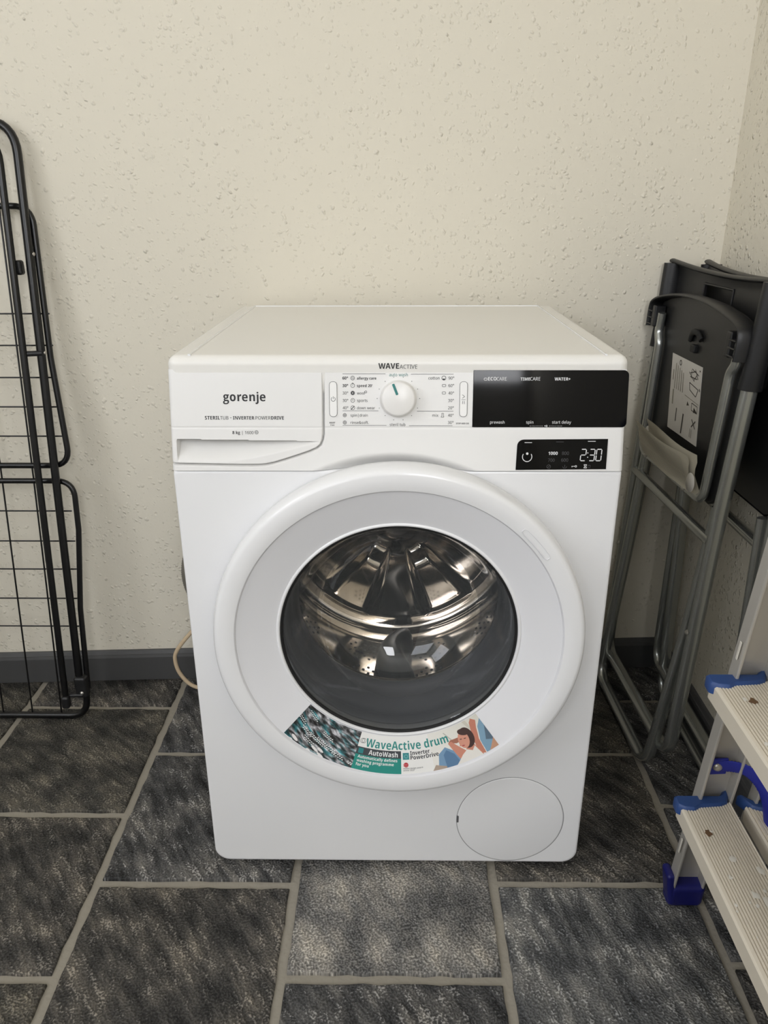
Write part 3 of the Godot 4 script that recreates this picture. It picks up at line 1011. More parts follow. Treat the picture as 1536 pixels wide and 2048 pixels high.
func touch_panel(w: Node) -> void:
	var nb := Basis(Vector3.RIGHT, -0.2)
	var o := Vector3(0.0, 0.795, slope_z(0.795))
	var pts := [Vector2(0.0994, 0.0372), Vector2(0.0990, -0.0364)]
	for k in 7: pts.append(Vector2(0.2945, -0.0304) + Vector2.from_angle(-PI / 2 + PI / 2 * k / 6) * 0.006)
	for k in 7: pts.append(Vector2(0.2935, 0.0302) + Vector2.from_angle(PI / 2 * k / 6) * 0.007)
	var tp := part("touch_panel", slab(PackedVector2Array(pts), -0.003, 0.0011, 0.0004, Transform3D(nb, o)), M.black_gloss, w, "glossy black touch panel")
	var lay := func(p: Vector2) -> Vector3: return Vector3(p.x, p.y, slope_z(p.y) + 0.0013)
	var st := begin()
	ink_text(st, lay, "ECO", 0.1182, 0.8188, 0, 0.0110, 0, font_b)
	ink_text(st, lay, "CARE", 0.1294, 0.8188, 0, 0.0130)
	ink_loop(st, lay, rect2(0.1131, 0.8192, 0.1170, 0.8218, 0.001), 0.0006)
	ink_text(st, lay, "TIME", 0.1604, 0.8188, 0, 0.0122, 0, font_b)
	ink_text(st, lay, "CARE", 0.1728, 0.8188, 0, 0.0130)
	ink_text(st, lay, "WATER+", 0.2044, 0.8188, 0, 0.0204, 0, font_b)
	ink_text(st, lay, "prewash", 0.1222, 0.7642, 0, 0.0190)
	ink_text(st, lay, "spin", 0.1694, 0.7642, 0, 0.0094)
	ink_text(st, lay, "start delay", 0.2033, 0.7642, 0, 0.0248)
	for k in 22:
		var x := 0.1746 + k * 0.00195
		if absf(x - 0.1951) > 0.003: ink_line(st, lay, Vector2(x, 0.7612), Vector2(x + 0.0007, 0.7612), 0.0006)
	ink_ring(st, lay, Vector2(0.1962, 0.7613), 0.0009, 0.0006)
	ink_line(st, lay, Vector2(0.1932, 0.7613), Vector2(0.1954, 0.7613), 0.0007)
	part("lettering", ink_done(st), M.ink_white, tp)
	# small display
	var o2 := Vector3(0, 0.7242, slope_z(0.7242))
	var q := [Vector2(0.1576, -0.0206), Vector2(0.2768, -0.0194), Vector2(0.2776, 0.0206)]
	for k in 6: q.append(Vector2(0.1672, 0.0112) + Vector2.from_angle(PI / 2 + PI / 2 * k / 5) * 0.0085)
	var dp := part("display", slab(PackedVector2Array(q), -0.004, 0.0011, 0.0003, Transform3D(nb, o2)), M.black_gloss, w, "small black display showing 2:30")
	var ly := func(p: Vector2) -> Vector3: return Vector3(p.x, p.y, slope_z(p.y) + 0.0013)
	st = begin()
	ink_ring(st, ly, Vector2(0.1722, 0.7215), 0.0062, 0.0010, PI / 2 + 0.95, PI / 2 - 0.95 + TAU)
	ink_ring(st, ly, Vector2(0.1722, 0.7256), 0.0008, 0.0016)
	part("power_symbol", ink_done(st), M.ink_white, dp)
	st = begin()
	# seven-segment digits 2 : 3 0
	var dig := {"2": "abged", "3": "abgcd", "0": "abcdef"}
	var x0 := [0.2421, 0.2536, 0.2625]
	for k in 3:
		var ww := 0.0066
		var hh := 0.0148
		var sk := func(x: float, y: float) -> Vector2: return Vector2(x0[k] + x + y * 0.08, 0.7165 + y)
		var g := 0.0006
		var segs := {"a": [g, hh, ww - g, hh], "b": [ww, hh - g, ww, hh / 2 + g], "c": [ww, hh / 2 - g, ww, g], "d": [g, 0, ww - g, 0], "e": [0, g, 0, hh / 2 - g], "f": [0, hh / 2 + g, 0, hh - g], "g": [g, hh / 2, ww - g, hh / 2]}
		for c in dig[["2", "3", "0"][k]]:
			var s = segs[c]
			ink_line(st, ly, sk.call(s[0], s[1]), sk.call(s[2], s[3]), 0.0012)
	for y in [0.7210, 0.7266]: ink_line(st, ly, Vector2(0.2512, y), Vector2(0.2524, y), 0.0012)
	part("clock_digits", ink_done(st), M.ink_white, dp)
	st = begin()
	ink_text(st, ly, "1000", 0.2000, 0.7240, 0, 0.0122, 0, font_b)
	for l in [[0.1682, 0.7399, 0.0098], [0.2512, 0.7416, 0.0102]]: ink_line(st, ly, Vector2(l[0], l[1]), Vector2(l[0] + l[2], l[1]), 0.0008)
	# key, hourglass
	ink_ring(st, ly, Vector2(0.2368, 0.7092), 0.0011, 0.0006)
	ink_line(st, ly, Vector2(0.2312, 0.7092), Vector2(0.2358, 0.7092), 0.0007)
	ink_line(st, ly, Vector2(0.2318, 0.7092), Vector2(0.2318, 0.7080), 0.0007)
	ink_loop(st, ly, PackedVector2Array([Vector2(0.2474, 0.7071), Vector2(0.2512, 0.7071), Vector2(0.2498, 0.7092), Vector2(0.2512, 0.7113), Vector2(0.2474, 0.7113), Vector2(0.2488, 0.7092)]), 0.0008)
	tag(part("lettering", ink_done(st), M.ink_white, dp), "", "", "", "stuff")
	st = begin()
	ink_text(st, ly, "800", 0.2178, 0.7240, 0, 0.0092)
	ink_text(st, ly, "700", 0.1998, 0.7152, 0, 0.0088)
	ink_text(st, ly, "600", 0.2172, 0.7152, 0, 0.0092)
	ink_line(st, ly, Vector2(0.2096, 0.7408), Vector2(0.2196, 0.7408), 0.0005)
	ink_ring(st, ly, Vector2(0.2010, 0.7088), 0.0024, 0.0005)
	ink_line(st, ly, Vector2(0.1998, 0.7076), Vector2(0.2022, 0.7100), 0.0005)
	ink_ring(st, ly, Vector2(0.2222, 0.7092), 0.0026, 0.0005, PI, TAU)
	ink_line(st, ly, Vector2(0.2222, 0.7078), Vector2(0.2222, 0.7112), 0.0006)
	ink_loop(st, ly, rect2(0.2528, 0.7073, 0.2556, 0.7108), 0.0004)
	part("faint_lettering", ink_done(st), M.ink_faint, dp)

func dish_z(r: float) -> float:
	return 0.0215 + (r - 0.171) * 0.42

func door(w: Node) -> void:
	var d := part("door", lathe([Vector2(0.246, 0.002), Vector2(0.252, 0.004), Vector2(0.2565, 0.009), Vector2(0.2592, 0.018), Vector2(0.2602, 0.029), Vector2(0.2598, 0.039), Vector2(0.2580, 0.0462), Vector2(0.2550, 0.0498), Vector2(0.2505, 0.0512), Vector2(0.2400, 0.0508), Vector2(0.2300, 0.0492), Vector2(0.2292, 0.0488)], DC, 160), M.white, w, "large round white door ring")
	part("inner_ring", lathe([Vector2(0.2293, 0.0490), Vector2(0.2283, 0.0478), Vector2(0.2278, 0.0462), Vector2(0.2274, dish_z(0.2274)), Vector2(0.2274, dish_z(0.2274)), Vector2(0.200, dish_z(0.200)), Vector2(0.1735, dish_z(0.1735))], DC, 160), M.silver, d, "silver-white dished inner ring")
	part("glass_trim", lathe([Vector2(0.1738, dish_z(0.1738)), Vector2(0.1730, 0.0236), Vector2(0.1715, 0.0244), Vector2(0.1698, 0.0238), Vector2(0.1690, 0.0220), Vector2(0.1690, 0.012)], DC, 160), M.white, d)
	part("glass_seal", lathe([Vector2(0.1692, 0.0205), Vector2(0.1675, 0.0215), Vector2(0.1655, 0.0195), Vector2(0.1650, 0.004), Vector2(0.168, 0.0)], DC, 160), M.black_foot, d, "black seal ring round the glass")
	part("porthole_glass", lathe([Vector2(0.1655, 0.0175), Vector2(0.1620, 0.0130), Vector2(0.1560, 0.000), Vector2(0.1480, -0.022), Vector2(0.1390, -0.046), Vector2(0.1280, -0.068), Vector2(0.1130, -0.086), Vector2(0.0920, -0.0985), Vector2(0.0650, -0.107), Vector2(0.0330, -0.112), Vector2(0, -0.1135)], DC, 128), M.glass, d, "clear bowl-shaped porthole glass")
	# the steep upper flank of the bowl is thicker, smoky glass
	var gp := [Vector2(0.1655, 0.0175), Vector2(0.1620, 0.0130), Vector2(0.1560, 0.000), Vector2(0.1480, -0.022), Vector2(0.1390, -0.046), Vector2(0.1280, -0.068), Vector2(0.1130, -0.086), Vector2(0.0920, -0.0985)]
	var bowl := func(r: float) -> float:
		for k in gp.size() - 1:
			if r <= gp[k].x and r >= gp[k + 1].x: return lerpf(gp[k].y, gp[k + 1].y, (gp[k].x - r) / (gp[k].x - gp[k + 1].x))
		return gp[-1].y
	var cp := PackedVector3Array()
	for j in 15:
		for i in 129:
			var a := TAU * i / 128.0
			var ri := 0.1235 - 0.020 * sin(a)
			var r := lerpf(0.1645, ri, j / 14.0)
			cp.append(DC + Vector3(cos(a) * r, sin(a) * r, bowl.call(r) + 0.0012))
	part("glass_flank", grid_mesh(cp, 129, 15), M.glass_side, d, "smoky flank of the glass bowl")
	# release mark on the rim: a rounded outline along the arc
	var lay := func(p: Vector2) -> Vector3: return DC + Vector3(cos(p.x) * p.y, sin(p.x) * p.y, 0.0510)
	var st := begin()
	var path := []
	var a0 := 0.600
	var a1 := 0.828
	for k in 13: path.append(lay.call(Vector2(lerpf(a0, a1, k / 12.0), 0.2345 + (0.0 if k > 0 and k < 12 else 0.0015))))
	for k in 13: path.append(lay.call(Vector2(lerpf(a1, a0, k / 12.0), 0.2425 - (0.0 if k > 0 and k < 12 else 0.0015))))
	path.append(path[0])
	tube_into(st, path, 0.0006, 0.0006, Vector3.ZERO, 6)
	part("release_mark", st.commit(), M.silver, d)
	sticker(d)
	# rubber gasket
	part("door_gasket", lathe([Vector2(0.190, -0.012), Vector2(0.184, -0.004), Vector2(0.178, -0.003), Vector2(0.174, -0.010), Vector2(0.172, -0.024), Vector2(0.1745, -0.030), Vector2(0.1755, -0.036), Vector2(0.172, -0.042), Vector2(0.166, -0.050), Vector2(0.162, -0.062), Vector2(0.163, -0.070), Vector2(0.159, -0.080), Vector2(0.155, -0.092), Vector2(0.158, -0.097), Vector2(0.19, -0.102), Vector2(0.25, -0.105)], DC, 128), M.rubber, w, "dark grey rubber door gasket")
	drum(w)

func drum(w: Node) -> void:
	var R := 0.246
	var d := part("drum", lathe([Vector2(0.1585, -0.098), Vector2(0.1565, -0.1005), Vector2(0.1575, -0.104), Vector2(0.165, -0.107), Vector2(0.215, -0.112), Vector2(0.236, -0.118), Vector2(0.2435, -0.128), Vector2(R, -0.140), Vector2(R, -0.180), Vector2(R - 0.004, -0.186), Vector2(R - 0.004, -0.192), Vector2(R, -0.198), Vector2(R, -0.340), Vector2(R - 0.003, -0.347), Vector2(R - 0.003, -0.353), Vector2(R, -0.36), Vector2(R - 0.001, -0.395), Vector2(R - 0.006, -0.404), Vector2(R - 0.016, -0.4075)], DC, 128), M.steel, w, "polished stainless steel drum")
	# back wall with pressed lobes
	var cols := 145
	var rows := 48
	var P := PackedVector3Array()
	for j in rows:
		var r := lerpf(0.0, R - 0.014, float(j) / (rows - 1))
		for i in cols:
			var a := TAU * i / (cols - 1)
			var f := cos(6.0 * (a - PI * 1.5))
			var lobe := smoothstep(-0.25, 0.55, -f) * smoothstep(0.055, 0.10, r) * smoothstep(R - 0.022, R - 0.055, r)
			var boss := smoothstep(0.075, 0.03, r)
			var rim := exp(-pow((r - (R - 0.035)) / 0.006, 2.0)) * 0.003
			P.append(DC + Vector3(cos(a) * r, sin(a) * r, -0.405 + 0.022 * lobe + 0.012 * boss + rim))
	part("drum_back", grid_mesh(P, cols, rows, PackedVector2Array(), true), M.steel, d)
	# lifters: tapering ridges along the shell
	for k in 3:
		var a := -PI / 2 + TAU * k / 3
		var b := Basis(Vector3(0, 0, 1), a + PI / 2)
		var g := PackedVector3Array()
		var nu := 21
		var nv := 25
		for j in nv:
			var z := lerpf(-0.135, -0.385, float(j) / (nv - 1))
			var e := sin(PI * clampf((j + 0.6) / (nv + 0.2), 0.02, 0.98))
			var hh := 0.055 * pow(e, 0.5)
			for i in nu:
				var u := lerpf(-1, 1, float(i) / (nu - 1))
				var wdt := 0.030 * pow(e, 0.35)
				var yy := -R + 0.001 + hh * pow(maxf(0.0, 1.0 - absf(u * u * u)), 0.8)
				g.append(DC + b * Vector3(u * wdt + 0.012 * sin(j * 0.35), yy, z))
		part("lifter", grid_mesh(g, nu, nv, PackedVector2Array(), false), M.lifter, d, "dark drum lifter")
	# drain holes in diamond fields on the shell
	var mm := MultiMesh.new()
	mm.transform_format = MultiMesh.TRANSFORM_3D
	var disc := CylinderMesh.new()
	disc.top_radius = 0.0027; disc.bottom_radius = 0.0027; disc.height = 0.0006; disc.radial_segments = 8; disc.rings = 0
	mm.mesh = disc
	var tr := []
	for f in 12:
		for zrow in 2:
			var ac := -PI / 2 + TAU * (f + 0.5) / 12
			var zc := -0.232 - 0.085 * zrow
			for u in range(-3, 4):
				for v in range(-3, 4):
					if absi(u) + absi(v) > 4 or (u + v) % 2: continue
					var a := ac + u * 0.0095 / R
					var n := Vector3(-cos(a), -sin(a), 0)
					tr.append(Transform3D(Basis(n.cross(Vector3(0, 0, 1)), n, Vector3(0, 0, 1)), DC + Vector3(cos(a) * (R - 0.0004), sin(a) * (R - 0.0004), zc + v * 0.0095)))
	mm.instance_count = tr.size()
	for i in tr.size(): mm.set_instance_transform(i, tr[i])
	var mi := MultiMeshInstance3D.new()
	mi.name = "drain_holes"
	mi.multimesh = mm
	mi.material_override = M.steel_hole
	mi.set_meta("kind", "stuff")
	d.add_child(mi, true)

func sticker(d: Node) -> void:
	# printed foil on the lower part of the dished ring: x runs along the arc, y from the rim inwards
	var A0 := deg_to_rad(222.0)
	var A1 := deg_to_rad(311.0)
	var R0 := 0.2262
	var R1 := 0.1745
	var W := 1200
	var H := 200
	var img := Image.create(W, H, false, Image.FORMAT_RGB8)
	img.fill(c8(240, 239, 235))
	var rng := RandomNumberGenerator.new()
	rng.seed = 9
	# left third: photograph of wet drum steel in teal and grey with rows of holes
	var n1 := noise(31, 0.012, 3)
	for y in H:
		for x in int(W * 0.335):
			var s := n1.get_noise_2d(x * 0.8 + y * 0.9, (y - x * 0.35) * 3.2)
			var g := clampf(0.42 + s * 0.75, 0.08, 0.95)
			var teal := clampf(n1.get_noise_2d(x * 0.6 + 500, (y - x * 0.35) * 2.4) * 2.2, 0, 1)
			img.set_pixel(x, y, Color(g, g * 1.0, g * 1.02).lerp(Color(0.10, 0.42, 0.45) * (0.5 + g), teal * 0.75))
	for k in 11:
		var ox := rng.randi_range(-20, 380)
		var oy := rng.randi_range(10, 185)
		for q in 12:
			var x := ox + (q % 6) * 13 + (q / 6) * 6
			var y := oy + (q / 6) * 11 + (q % 6) * 3
			ell(img, x + 1, y + 1, 5, 3.4, 0, Color(0.12, 0.14, 0.15), W * 0.335)
			ell(img, x, y, 4.4, 2.8, 0, Color(0.93, 0.94, 0.93), W * 0.335)
	for k in 8: ell(img, rng.randi_range(0, 230), rng.randi_range(170, 225), rng.randf_range(10, 26), rng.randf_range(6, 14), 0.3, Color(0.93, 0.92, 0.91), W * 0.3)
	# boxes
	img.fill_rect(Rect2i(int(W * 0.335), 112, int(W * 0.219), H - 112), c8(38, 142, 130))
	img.fill_rect(Rect2i(int(W * 0.335), 78, int(W * 0.219), 40), c8(64, 68, 72))
	img.fill_rect(Rect2i(int(W * 0.345), 84, 30, 28), c8(38, 128, 130))
	img.fill_rect(Rect2i(int(W * 0.562), 88, 36, 36), c8(60, 140, 142))
	ell(img, W * 0.562 + 18, 106, 11, 11, 0, c8(120, 180, 180))
	ell(img, W * 0.562 + 18, 106, 7, 7, 0, c8(60, 140, 142))
	ell(img, W * 0.570 + 6, 152, 13, 13, 0, c8(176, 36, 44))
	for k in 3: img.fill_rect(Rect2i(int(W * 0.562), 147 + k * 6, 26, 2), c8(226, 150, 150))
	# right: a woman resting on a sofa, hands behind her head
	var px := W * 0.70
	for y in H:
		for x in range(int(px), W):
			var f := float(x - px) / (W - px)
			var c := Color(0.93, 0.92, 0.89).lerp(Color(0.84, 0.83, 0.78), f * clampf(1.0 - y / 150.0, 0, 1))
			img.set_pixel(x, y, c)
	pol(img, [[1085, 0], [1110, 0], [1128, 70], [1118, 72]], c8(206, 200, 186))
	pol(img, [[940, 18], [948, 18], [985, 70], [978, 72]], c8(190, 188, 178))
	# jeans knee, cushion
	pol(img, [[860, 200], [880, 120], [925, 92], [975, 128], [1010, 200]], c8(120, 154, 184))
	pol(img, [[905, 200], [905, 130], [928, 108], [965, 140], [985, 200]], c8(92, 126, 160))
	pol(img, [[830, 200], [850, 172], [905, 190], [905, 200]], c8(176, 158, 142))
	pol(img, [[1128, 200], [1130, 130], [1160, 60], [1200, 28], [1200, 200]], c8(128, 162, 184))
	pol(img, [[1160, 140], [1200, 70], [1200, 160]], c8(92, 112, 128))
	pol(img, [[1146, 200], [1200, 150], [1200, 200]], c8(196, 150, 122))
	# raised arms, shoulder, blouse
	pol(img, [[1092, 190], [1098, 100], [1126, 22], [1148, 6], [1172, 26], [1150, 62], [1128, 120], [1124, 200]], c8(196, 128, 106))
	pol(img, [[952, 78], [968, 66], [1046, 66], [1052, 88], [1000, 92]], c8(168, 112, 92))
	pol(img, [[950, 80], [972, 74], [1046, 160], [1030, 196], [986, 176]], c8(206, 140, 118))
	pol(img, [[1040, 130], [1090, 130], [1110, 200], [1020, 200]], c8(204, 138, 116))
	pol(img, [[960, 200], [1006, 160], [1040, 142], [1066, 158], [1088, 140], [1106, 200]], c8(234, 230, 222))
	# head: hair, face, features
	ell(img, 1066, 84, 46, 56, 0.15, c8(72, 52, 48))
	ell(img, 1046, 88, 33, 46, 0.2, c8(214, 152, 130))
	pol(img, [[1018, 100], [1008, 112], [1020, 118]], c8(206, 142, 120))
	ell(img, 1032, 80, 7, 2.2, 0.2, c8(92, 60, 54))
	ell(img, 1056, 84, 8, 2.2, 0.1, c8(92, 60, 54))
	ell(img, 1030, 116, 9, 3.2, 0.1, c8(176, 84, 80))
	ell(img, 1064, 50, 36, 18, 0.35, c8(72, 52, 48))
	var m := mat(Color.WHITE, 0.35)
	m.albedo_texture = ImageTexture.create_from_image(img)
	m.texture_repeat = false
	var cols := 91
	var P := PackedVector3Array()
	var uv := PackedVector2Array()
	for j in 5:
		var r := lerpf(R0, R1, j / 4.0)
		for i in cols:
			var a := lerpf(A0, A1, float(i) / (cols - 1))
			P.append(DC + Vector3(cos(a) * r, sin(a) * r, dish_z(r) + 0.0005))
			uv.append(Vector2(float(i) / (cols - 1), 1.0 - j / 4.0))
	part("promotional_sticker", grid_mesh(P, cols, 5, uv, false), m, d, "curved printed sticker with steel drum photo and resting woman")
	# lettering along the arc: x in metres along the mid arc from its lowest point, y inwards
	var lay := func(p: Vector2) -> Vector3:
		var r := R0 - p.y
		var a := PI * 1.5 + p.x / 0.2
		return DC + Vector3(cos(a) * r, sin(a) * r, dish_z(r) + 0.0008)
	var sx := func(f: float) -> float: return (lerpf(A0, A1, f) - PI * 1.5) * 0.2
	var st := begin()
	ink_text(st, lay, "WaveActive drum", sx.call(0.372), 0.0335, 0, 0.1330, 0, font_b)
	part("sticker_lettering", ink_done(st), mat(c8(48, 140, 134), 0.5), d)
	st = begin()
	ink_text(st, lay, "Inverter", sx.call(0.598), 0.0258, 0, 0.0300, 0, font_b)
	ink_text(st, lay, "PowerDrive", sx.call(0.598), 0.0195, 0, 0.0420, 0, font_b)
	ink_text(st, lay, "reddot design award", sx.call(0.562), 0.0066, 0, 0.0270)
	ink_text(st, lay, "winner 2020", sx.call(0.562), 0.0040, 0, 0.0150)
	ink_ring(st, lay, Vector2(sx.call(0.352), 0.0405), 0.0032, 0.0005)
	ink_ring(st, lay, Vector2(sx.call(0.360), 0.0408), 0.0032, 0.0005)
	part("sticker_lettering", ink_done(st), mat(c8(52, 54, 58), 0.5), d)
	st = begin()
	ink_text(st, lay, "AutoWash", sx.call(0.396), 0.0232, 0, 0.0440, 0, font_b)
	ink_text(st, lay, "Automatically defines", sx.call(0.349), 0.0165, 0, 0.0580, 0, font_b)
	ink_text(st, lay, "washing programme", sx.call(0.349), 0.0110, 0, 0.0530, 0, font_b)
	ink_text(st, lay, "for you", sx.call(0.349), 0.0056, 0, 0.0185, 0, font_b)
	part("sticker_lettering", ink_done(st), mat(c8(238, 240, 238), 0.5), d)

func ell(img: Image, cx: float, cy: float, rx: float, ry: float, an: float, c: Color, xmax := 99999.0) -> void:
	var r := int(maxf(rx, ry)) + 1
	for y in range(maxi(0, int(cy) - r), mini(img.get_height(), int(cy) + r + 1)):
		for x in range(maxi(0, int(cx) - r), mini(mini(img.get_width(), int(xmax)), int(cx) + r + 1)):
			var p := Vector2(x - cx, y - cy).rotated(-an)
			if p.x * p.x / (rx * rx) + p.y * p.y / (ry * ry) < 1.0: img.set_pixel(x, y, c)

func pol(img: Image, pts: Array, c: Color) -> void:
	var p := PackedVector2Array()
	var lo := Vector2(99999, 99999)
	var hi := Vector2(-1, -1)
	for q in pts:
		var v := Vector2(q[0], q[1])
		p.append(v)
		lo = lo.min(v)
		hi = hi.max(v)
	for y in range(maxi(0, int(lo.y)), mini(img.get_height(), int(hi.y) + 1)):
		for x in range(maxi(0, int(lo.x)), mini(img.get_width(), int(hi.x) + 1)):
			if Geometry2D.is_point_in_polygon(Vector2(x + 0.5, y + 0.5), p): img.set_pixel(x, y, c)

# ------------------------------------------------------------------ drying rack
func rk(x: float, y: float, off := 0.0) -> Vector3:
	return Vector3(x, y, -0.397 - 0.115 * y + off)

func drying_rack() -> void:
	var o := thing("drying_rack", "folded black metal clothes drying rack leaning on the wall left of the machine", "drying rack", Vector3(-0.95, 0, -0.40))
	var s := Vector3(0.95, 0, 0.40)   # parts are built in the room's axes and brought to the rack's base
	var xl := -1.215
	var P := func(called: String, path: Array, r: float, f := 0.04, label := "") -> void:
		var q := []
		for p in fillet(path, f): q.append(p + s)
		part(called, tube(q, r), M.rack, o, label)
	# tall outer frame, leg frame, upper and lower wings, foot bar
	P.call("outer_frame", [rk(-0.672, 0.068, 0.004), rk(-0.672, 1.170, 0.004), rk(xl, 1.170, 0.004), rk(xl, 0.068, 0.004)], 0.0078, 0.055, "black tubular outer frame")
	P.call("leg_frame", [rk(-0.6995, 0.052, 0.018), rk(-0.698, 1.150, 0.020), rk(xl + 0.026, 1.150, 0.020), rk(xl + 0.026, 0.052, 0.018)], 0.0066, 0.05, "black tubular leg frame")
	P.call("upper_wing", [rk(-0.95, 1.030, -0.006), rk(-0.663, 1.030, -0.006), rk(-0.660, 0.760, -0.008), rk(-0.645, 0.552, -0.008), rk(-0.95, 0.552, -0.008), rk(xl - 0.025, 0.552, -0.008), rk(xl - 0.010, 0.760, -0.008), rk(xl - 0.010, 1.030, -0.006), rk(-0.95, 1.030, -0.006)], 0.0058, 0.035, "upper wing tube")
	P.call("lower_wing", [rk(-0.659, 0.070, -0.004), rk(-0.657, 0.25, -0.006), rk(-0.643, 0.42, -0.008), rk(-0.643, 0.521, -0.008), rk(xl - 0.025, 0.521, -0.008), rk(xl - 0.012, 0.25, -0.006), rk(xl - 0.012, 0.070, -0.004)], 0.0056, 0.035, "lower wing tube")
	P.call("foot_bar", [rk(-0.662, 0.085, 0.0), rk(-0.664, 0.0075, 0.0), rk(xl - 0.008, 0.0075, 0.0), rk(xl - 0.010, 0.085, 0.0)], 0.0072, 0.05, "bent black foot bar")
	for k in 8:
		var x := -0.721 - k * 0.0632
		P.call("wire", [rk(x, 1.028, -0.004), rk(x, 0.53, -0.006), rk(x, 0.012, 0.0)], 0.0017)
	for y in [0.842, 0.784, 0.724, 0.668, 0.611, 0.460, 0.397, 0.337, 0.273, 0.211]:
		P.call("wire", [rk(-0.652, y, -0.006), rk(xl - 0.014, y, -0.006)], 0.0015)
	# joints
	for x in [-0.6995, xl + 0.026]:
		part("leg_end", rbox(Vector3(0.017, 0.030, 0.018), 0.006, rk(x, 0.052, 0.018) + s), M.black_plastic, o)
		part("leg_clip", rbox(Vector3(0.014, 0.026, 0.018), 0.005, rk(x + 0.007, 0.925, 0.006) + s), M.black_plastic, o)
	for x in [-0.668, xl - 0.005]:
		part("hinge_block", rbox(Vector3(0.026, 0.050, 0.022), 0.006, rk(x, 0.080, 0.004) + s), M.black_plastic, o)
		part("rivet", lathe([Vector2(0, 0.003), Vector2(0.0025, 0.0025), Vector2(0.004, 0)], rk(x + 0.003, 0.070, 0.0155) + s, 12), M.rivet, o)
	part("hinge_pin", tube([rk(-0.705, 0.062, 0.012) + s, rk(-0.665, 0.062, 0.010) + s], 0.0045), M.black_plastic, o)
	for y in [0.948, 0.772]: part("rivet", lathe([Vector2(0, 0.003), Vector2(0.0025, 0.0025), Vector2(0.0045, 0)], rk(-0.6655, y, 0.0035) + s, 12, Basis(Vector3.UP, 0.9)), M.rivet, o)
	part("hinge_pin", tube([rk(-0.705, 0.772, 0.018) + s, rk(-0.668, 0.772, 0.008) + s], 0.0052), M.black_plastic, o)

# ------------------------------------------------------------------ folding chairs
func folding_chairs() -> void:
	var a := chair("black folding chair with grey steel tube legs whose seat underside bears a label", true)
	var u := Vector3(0.04, 0, 1).normalized()
	var v := Vector3(0.040, 1, 0)
	v = (v - u * u.dot(v)).normalized()
	a.transform = Transform3D(Basis(u, v, u.cross(v)), Vector3(0.505, 0, -0.400))
	var b := chair("black folding chair standing behind the labelled chair against the right wall", false)
	b.transform = Transform3D(Basis(Vector3.UP, PI / 2), Vector3(0.600, 0, -0.355))
	for c in [a, b]: c.set_meta("group", "folded chairs leaning on the right wall")

